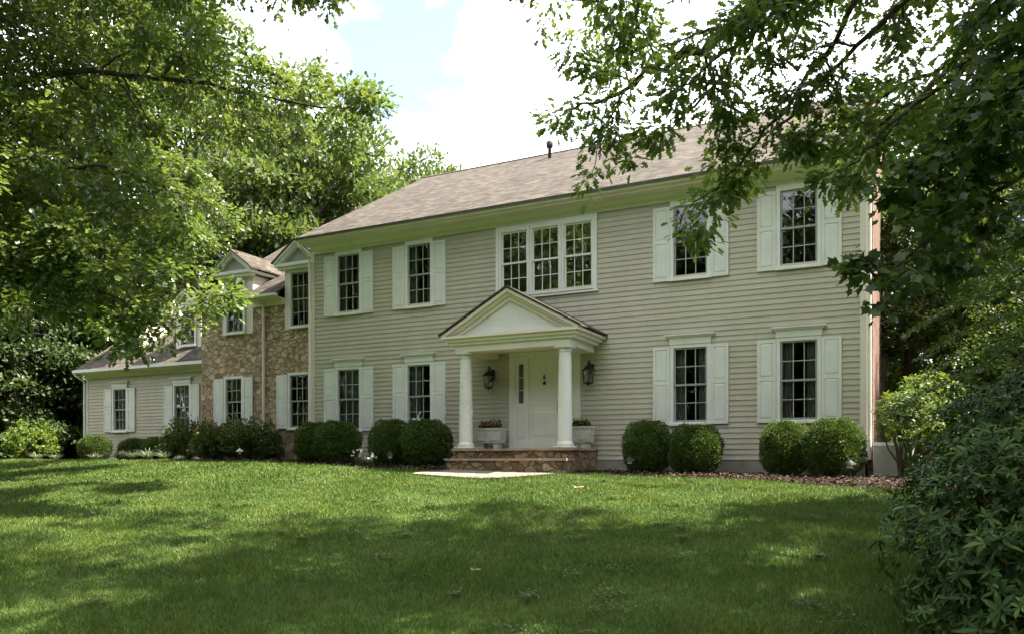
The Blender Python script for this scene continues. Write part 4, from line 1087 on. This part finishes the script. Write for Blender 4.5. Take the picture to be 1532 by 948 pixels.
for k in range(nl):
    z = 5.0+9.0*(k/nl); a = k*2.399963+0.6+r.normal(0, 0.25)
    L = 7.3*(1-((z-5)/11)**2*0.7)*r.uniform(0.88, 1.1)*(0.72 if math.sin(a) > 0.35 else 1.0)
    rise = np.interp(z, [5, 8, 14], [0.14, 0.3, 0.8])
    e = np.array([math.cos(a), math.sin(a), 0]); p0 = np.array([RO[0], RO[1], rz_+z+0.8])
    T2B.limb([p0, p0+e*L*0.4+[0, 0, L*rise*0.5+0.3], p0+e*L+[0, 0, L*rise]], 0.075, 0.012, 2.0, 1.9, r, 5, 0.18, 0.2, 2)
place_tree(T2, 'oak_tree', (RO[0], RO[1], rz_), 'shade oak whose long dark limb reaches in from the right over the roof and lawn', 'tree', OAK, M['oakleaf_r'], 6, 0.118, 0.24, 0.5, cut=0.0105, extra=T2B)

# maple hanging in at the right edge
r = np.random.default_rng(23)
MO = (18.6, -10.6); mz = H(*MO)
T3 = Tree()
T3.wood.append((np.array([(MO[0], MO[1], mz-0.2), (MO[0], MO[1], mz+2.0), (MO[0]-0.1, MO[1]+0.1, mz+5), (MO[0], MO[1], mz+8)]), np.array([0.24, 0.17, 0.12, 0.03])))
def ml(pts, r0, sub=2.6, sl=0.85, lf=0.25): T3.limb(pts, r0, 0.008, sub, sl, r, 4, 0.5, lf, 2)
ml([(18.5, -10.5, 2.6), (17.0, -9.7, 3.3), (15.9, -9.4, 3.3), (15.0, -9.35, 2.9)], 0.06)
ml([(18.5, -10.5, 2.2), (16.9, -9.6, 2.7), (15.7, -9.3, 2.4), (14.55, -9.45, 1.65)], 0.05)
ml([(17.0, -9.7, 3.0), (16.0, -9.6, 2.9), (15.2, -9.6, 2.5), (14.75, -9.6, 2.1)], 0.04)
ml([(18.5, -10.5, 3.2), (16.9, -9.9, 4.1), (15.9, -9.6, 4.0), (15.2, -9.4, 3.6)], 0.05)
ml([(18.5, -10.4, 2.4), (17.0, -8.8, 3.0), (16.2, -8.2, 2.8), (15.5, -8.2, 2.3)], 0.05)
for k in range(8):
    a = k*2.4+1.2; L = r.uniform(2.0, 3.0); e = np.array([math.cos(a), math.sin(a), 0]); p0 = np.array([MO[0], MO[1], mz+5.2+k*0.4])
    ml([p0, p0+e*L*0.5+[0, 0, 0.6], p0+e*L+[0, 0, 0.7]], 0.04, 1.5, 1.0)
place_tree(T3, 'maple_tree', (MO[0], MO[1], mz), 'maple with broad dark leaves hanging in from the right edge of the picture', 'tree', MAPLE, M['mapleleaf'], 8, 0.112, 0.22, 0.75, cut=0.0105)

# drooping evergreen behind the rhododendrons
r = np.random.default_rng(3)
HB = (16.75, -4.3, H(16.75, -4.3)); parts = []; wd = MB(); wd.tube([HB, (HB[0], HB[1], HB[2]+2.5), (HB[0], HB[1], HB[2]+6.4)], [0.12, 0.08, 0.015], 8)
for k in range(60):
    z = 1.7+4.6*k/60; a = k*2.4+r.normal(0, .2); L = (2.3*(1-(z-1)/5.9)+0.35)*r.uniform(.85, 1.1)
    e = np.array([math.cos(a), math.sin(a), 0]); p0 = np.array([HB[0], HB[1], HB[2]+z]); s = np.linspace(0.12, 1, 26)
    ax = p0+e[None]*(s*L)[:, None]+np.stack([0*s, 0*s, 0.10*L*s-0.42*L*s*s], -1)
    wd.tube([tuple(q) for q in ax[::5]], [0.016, 0.013, 0.010, 0.008, 0.005, 0.003], 4)
    sd_ = np.cross(e, [0, 0, 1.0])
    for sg in (-1, 1):
        for q, ss in zip(ax, s):
            m = 9; l = 0.50*L*(1.05-ss)*0.8+0.12; tt = r.uniform(0, 1, m)
            dd = unit((sd_*sg+e*0.9+np.array([0, 0, -0.25]))[None])[0]
            pos = q+dd[None]*(l*tt)[:, None]+r.normal(0, 0.012, (m, 3))
            parts.append(leaves(DIAM, pos, unit(dd[None]*0.6+r.normal(0, 0.6, (m, 3))), np.array([0, 0, 1.0])+r.normal(0, .4, (m, 3)), r.uniform(0.045, 0.08, m)))
v, tt = join(parts); t = tag(empty('hemlock_tree', HB), 'feathery light green evergreen with drooping boughs at the right, behind the rhododendrons', 'tree')
link('crown', np_mesh('crown', v-np.array(HB), tt, M['hemlock']), t); wd.build('trunk', M['bark'], t)

# woodland trees: crowns of many leaf clumps on forking trunks, shared between copies
def wood_crown(seed, Hh, R, z0, nblob, per, leaf, open_=0.25):
    r = np.random.default_rng(seed); P = []; A = []; wd = MB()
    wd.tube([(0, 0, -0.3), (0.05, 0, Hh*0.3), (-0.1, 0.1, Hh*0.6), (0, 0, Hh*0.92)], [R*0.065, R*0.05, R*0.03, 0.02], 8)
    for k in range(nblob):
        u = (k+0.5)/nblob; z = z0+(Hh-z0)*u
        prof = math.sqrt(max(0.02, 1-(2*u-0.85)**2/1.45))
        a = k*2.399963+r.normal(0, .3); rr = R*prof*r.uniform(0.45, 1.0)
        c = np.array([rr*math.cos(a), rr*math.sin(a), z+r.normal(0, 0.3)])
        br = R*r.uniform(0.20, 0.34)
        d = unit(r.normal(size=(per, 3))); d[:, 2] = np.where(d[:, 2] < -0.3, -d[:, 2]*0.6, d[:, 2])
        dep = r.uniform(0.55, 1.08, per)**0.7
        P.append(c+d*dep[:, None]*np.array([br, br, br*0.68])); A.append(d)
        if k % 2 == 0:
            zs = max(z0*0.6, z-rr*0.7); wd.tube([(0, 0, zs), tuple(c*0.5+np.array([0, 0, zs*0.5+0.2])), tuple(c)], [R*0.018, R*0.011, 0.012], 5)
    P = np.concatenate(P); A = np.concatenate(A); n = len(P)
    v, t = leaves(OVAL, P, unit(A*0.5+unit(r.normal(size=(n, 3)))), unit(np.array([0, 0, 0.8])+A*0.5+r.normal(0, 0.55, (n, 3))), r.uniform(0.65, 1.25, n)*leaf)
    return v, t, wd
WC = []
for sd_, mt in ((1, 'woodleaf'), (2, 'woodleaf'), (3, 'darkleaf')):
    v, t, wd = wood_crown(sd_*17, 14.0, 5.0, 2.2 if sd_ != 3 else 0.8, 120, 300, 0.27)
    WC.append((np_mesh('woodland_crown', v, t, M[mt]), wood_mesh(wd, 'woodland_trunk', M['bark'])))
def wtree(k, x, y, s, label, sz=None, rot=0.0, group='trees around the house'):
    z = H(x, y); t = tag(empty('woodland_tree', (x, y, z)), label, 'tree', group)
    for nm, me in zip(('crown', 'trunk'), WC[k]):
        o = link(nm, me, t); o.scale = (s, s, sz or s); o.rotation_euler = (0, 0, rot)
wtree(0, -10.8, 12.4, 1.05, 'tall leafy tree rising behind the stone wing roof', 1.12, 0.4)
wtree(1, -18.5, 10.5, 1.18, 'tall tree behind the garage wing, mostly behind the left oak', 1.42, 1.9)
wtree(1, -14.5, 15.5, 1.0, 'tall tree behind the join of stone wing and garage wing', 1.15, 3.3)
wtree(0, -13.0, 26.0, 1.0, 'pale tree top showing above the left end of the main roof', 1.32, 3.0)
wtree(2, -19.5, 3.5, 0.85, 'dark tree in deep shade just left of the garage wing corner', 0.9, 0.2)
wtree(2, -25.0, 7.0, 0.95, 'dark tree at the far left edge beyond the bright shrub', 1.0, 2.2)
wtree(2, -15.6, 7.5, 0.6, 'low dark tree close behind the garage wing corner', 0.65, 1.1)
wtree(1, 15.9, 17.0, 0.9, 'sunlit tree behind the brick end wall', 0.95, 0.9)
wtree(0, 19.2, 11.5, 0.75, 'bright tree right of the brick end wall, seen under the maple leaves', 0.75, 2.7)
wtree(1, 27.0, 25.0, 1.0, 'tall tree deep in the right background', 1.1, 4.0)
wtree(2, 19.8, 4.6, 0.64, 'dark tree behind the light shrub and the drooping evergreen', 0.66, 5.0)
wtree(0, 7.0, 27.0, 1.0, 'tree showing behind the right half of the roof through the oak leaves', 1.0, 5.5)

# leaning dark trunk between house and woods at right
lt = MB(); lt.tube([(14.75, 7.6, -0.5), (14.72, 7.6, 1.5), (14.95, 7.6, 3.6), (15.3, 7.6, 6.5), (15.4, 7.7, 9.0)], [0.20, 0.16, 0.14, 0.11, 0.04], 9)
lt.tube([(14.9, 7.6, 3.2), (15.5, 7.8, 4.6), (16.2, 8.0, 6.4)], [0.08, 0.06, 0.02], 7)
t = tag(empty('leaning_tree', (14.75, 7.6, -0.35)), 'slim dark leaning tree just right of the brick end wall', 'tree'); lt.build('trunk', M['bark'], t)
o = link('crown', WC[1][0], t, (0.5, 0, 2.2)); o.scale = (0.42, 0.42, 0.42)

# far woodland as one mass round the property
def woodland(name, n, ring, h0, h1, leaf, mat, big=1.0):
    th = RNG.uniform(*ring[2:], n); rad = RNG.uniform(ring[0], ring[1], n)
    nb = n; per = 130; P = []; A = []
    cx, cy = 4.0, 0.0
    x = cx+rad*np.cos(th); y = cy+rad*np.sin(th); z = RNG.uniform(h0, h1, n)+hgt(x, y); br = RNG.uniform(1.2, 2.4, n)*big
    d = unit(RNG.normal(size=(n, per, 3))); d[:, :, 2] = np.abs(d[:, :, 2])*0.9-0.1
    P = np.stack([x, y, z], -1)[:, None, :]+d*(RNG.uniform(0.6, 1.05, (n, per))*br[:, None])[:, :, None]*np.array([1, 1, 0.75])
    P = P.reshape(-1, 3); A = d.reshape(-1, 3); m = len(P)
    v, t = leaves(DIAM, P, unit(A*0.4+rvec(m)), unit(A*0.6+[0, 0, 0.7]+rvec(m)*0.6), RNG.uniform(0.7, 1.3, m)*leaf)
    return tag(link(name, np_mesh(name, v, t, mat)), kind='stuff')
woodland('woodland', 520, (33, 42, 0.10*math.pi, 1.12*math.pi), 0.0, 11.0, 0.5, M['woodleaf'])
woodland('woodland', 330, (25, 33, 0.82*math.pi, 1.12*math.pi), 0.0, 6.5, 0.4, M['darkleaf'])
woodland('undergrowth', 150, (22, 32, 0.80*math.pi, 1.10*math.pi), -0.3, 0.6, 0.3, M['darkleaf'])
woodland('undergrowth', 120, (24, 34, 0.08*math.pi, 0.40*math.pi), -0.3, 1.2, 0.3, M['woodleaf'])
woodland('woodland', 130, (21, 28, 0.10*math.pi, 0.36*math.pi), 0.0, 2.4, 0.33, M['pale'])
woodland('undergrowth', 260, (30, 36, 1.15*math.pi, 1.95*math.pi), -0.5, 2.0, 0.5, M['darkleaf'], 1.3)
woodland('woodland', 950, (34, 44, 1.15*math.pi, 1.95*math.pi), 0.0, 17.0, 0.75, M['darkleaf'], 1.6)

# ------------------------------------------------------------------ grass
def to_cam(x, y):
    dx, dy = x-CAM.x, y-CAM.y
    return -math.sin(PSI)*dx+math.cos(PSI)*dy, math.cos(PSI)*dx+math.sin(PSI)*dy
GP, GH, GW_ = [], [], []
for (d0, d1, dens, h, w) in ((3.8, 8.0, 5200, 0.062, 0.0055), (8.0, 11.5, 3000, 0.062, 0.0085), (11.5, 16, 1500, 0.062, 0.012), (16, 31, 620, 0.062, 0.020)):
    t0 = 1.25; area = 0.5*2*t0*(d1*d1-d0*d0); n = int(area*dens)
    dz = np.sqrt(RNG.uniform(d0*d0, d1*d1, n)); lat = dz*RNG.uniform(-t0, t0, n)
    x = CAM.x-math.sin(PSI)*dz+math.cos(PSI)*lat; y = CAM.y+math.cos(PSI)*dz+math.sin(PSI)*lat
    keep = (np.abs(lat/dz) < 0.8) | (RNG.random(n) < 0.45); x, y = x[keep], y[keep]; n = len(x)
    wob = 0.07*np.sin(x*3.1)+0.04*np.sin(x*7.7)+RNG.normal(0, 0.05, n)
    ok = (y < np.interp(x, bx, bed_front(bx))+wob)
    # walkway kept clear
    for (a0, b0), (a1, b1) in zip(WALK, WALK[1:]):
        yy = (y-a0[1])/(a1[1]-a0[1]); l = a0[0]+(a1[0]-a0[0])*yy; rr_ = b0[0]+(b1[0]-b0[0])*(y-b0[1])/(b1[1]-b0[1])
        ok &= ~((y < a0[1]) & (y > a1[1]-0.02) & (x > l+0.03) & (x < rr_-0.03))
    x, y = x[ok], y[ok]; n = len(x)
    GP.append(np.stack([x, y, hgt(x, y)-0.006], -1)); tall = 0.88+0.28*np.sin(x*1.7+np.sin(y*1.3)*2)*np.sin(y*2.1+1)+0.22*np.sin(x*5.3+2*np.sin(y*3.1))*np.sin(y*6.1+np.sin(x*4.0))+np.where(RNG.random(n) < 0.012, 0.6, 0)
    GH.append(np.clip(RNG.normal(1, 0.24, n), 0.4, 1.9)*h*tall); GW_.append(np.full(n, w)*RNG.uniform(0.7, 1.2, n))
GP = np.concatenate(GP); GH = np.concatenate(GH); GW_ = np.concatenate(GW_); n = len(GP)
lean = rvec(n)*0.55; lean[:, 2] = 1.0
lean[:, 0] += 0.25*np.sin(GP[:, 0]*2.3+GP[:, 1]); lean[:, 1] += 0.25*np.sin(GP[:, 1]*2.9-GP[:, 0])
v, t = leaves(BLADE, GP, lean, rvec(n)*np.array([1, 1, 0.1]), GH, GW_)
tag(link('grass', np_mesh('grass', v, t, M['grass'])), kind='stuff')
print('GRASS', n)

# a few fallen leaves on the lawn
for (x, y, s, lab) in ((9.55, -4.2, 0.16, 'dry tan leaf lying on the shaded lawn right of the walkway'), (10.75, -10.0, 0.10, 'small pale dry leaf lying on the near lawn, lower middle')):
    z = H(x, y)+0.05; d = np.array([[0.9, 0.3, 0.12], [-0.4, 0.8, 0.2]])
    v, t = leaves(OAK, np.zeros((2, 3)), d, np.array([[0.1, -0.2, 1.0], [0.3, 0.1, 1.0]]), np.array([s, s*0.8]))
    tag(link('fallen_leaf', np_mesh('fallen_leaf', v, t, M['drytan']), None, (x, y, z)), lab, 'leaf', 'dry leaves on the lawn')

# bark chips lying on the mulch
n = 26000; x = RNG.uniform(-6, 16.2, n); fy = np.interp(x, bx, bed_front(bx)); y = fy+RNG.uniform(-0.03, 1.9, n)*RNG.random(n)**0.5
ok = (y < np.where((x > -5) & (x < 0), 0.75, -0.05)) & ~((x > 5.45) & (x < 8.55)); x, y = x[ok], y[ok]; n = len(x)
ax = rvec(n)*np.array([1, 1, 0.35]); nm = rvec(n)*0.5+np.array([0, 0, 1.0])
v, t = leaves(DIAM, np.stack([x, y, hgt(x, y)+RNG.uniform(0.014, 0.035, n)], -1), ax, nm, RNG.uniform(0.03, 0.075, n))
M['chips'] = leafy('bark_chips', [(0.0, (0.018, 0.012, 0.009)), (0.6, (0.055, 0.037, 0.027)), (1.0, (0.15, 0.11, 0.085))], 0.9, 0.1, 0.02, (1, 1, 1))
tag(link('mulch_chips', np_mesh('mulch_chips', v, t, M['chips'])), kind='stuff')

# clover and broad weeds in the turf
P_, A_, N_, L_ = [], [], [], []
for k in range(170):
    dz = math.sqrt(random.uniform(5.2**2, 17**2)); lat = dz*random.uniform(-0.72, 0.62)
    cx = CAM.x-math.sin(PSI)*dz+math.cos(PSI)*lat; cy = CAM.y+math.cos(PSI)*dz+math.sin(PSI)*lat
    if cy > float(np.interp(cx, bx, bed_front(bx)))-0.4 or (4.8 < cx < 8.6 and cy > -3.8): continue
    m = random.randint(40, 190); rr_ = random.uniform(0.06, 0.30)
    q = RNG.normal(0, 0.5, (m, 2))*rr_; x = cx+q[:, 0]; y = cy+q[:, 1]
    P_.append(np.stack([x, y, hgt(x, y)+RNG.uniform(0.03, 0.068, m)], -1)); d = rvec(m)*np.array([1, 1, 0.25]); A_.append(d)
    N_.append(rvec(m)*0.35+np.array([0, 0, 1.0])); L_.append(RNG.uniform(0.018, 0.034, m))
v, t = leaves(OVAL, np.concatenate(P_), np.concatenate(A_), np.concatenate(N_), np.concatenate(L_), np.concatenate(L_)*1.5)
tag(link('clover', np_mesh('clover', v, t, M['woodleaf'])), kind='stuff')
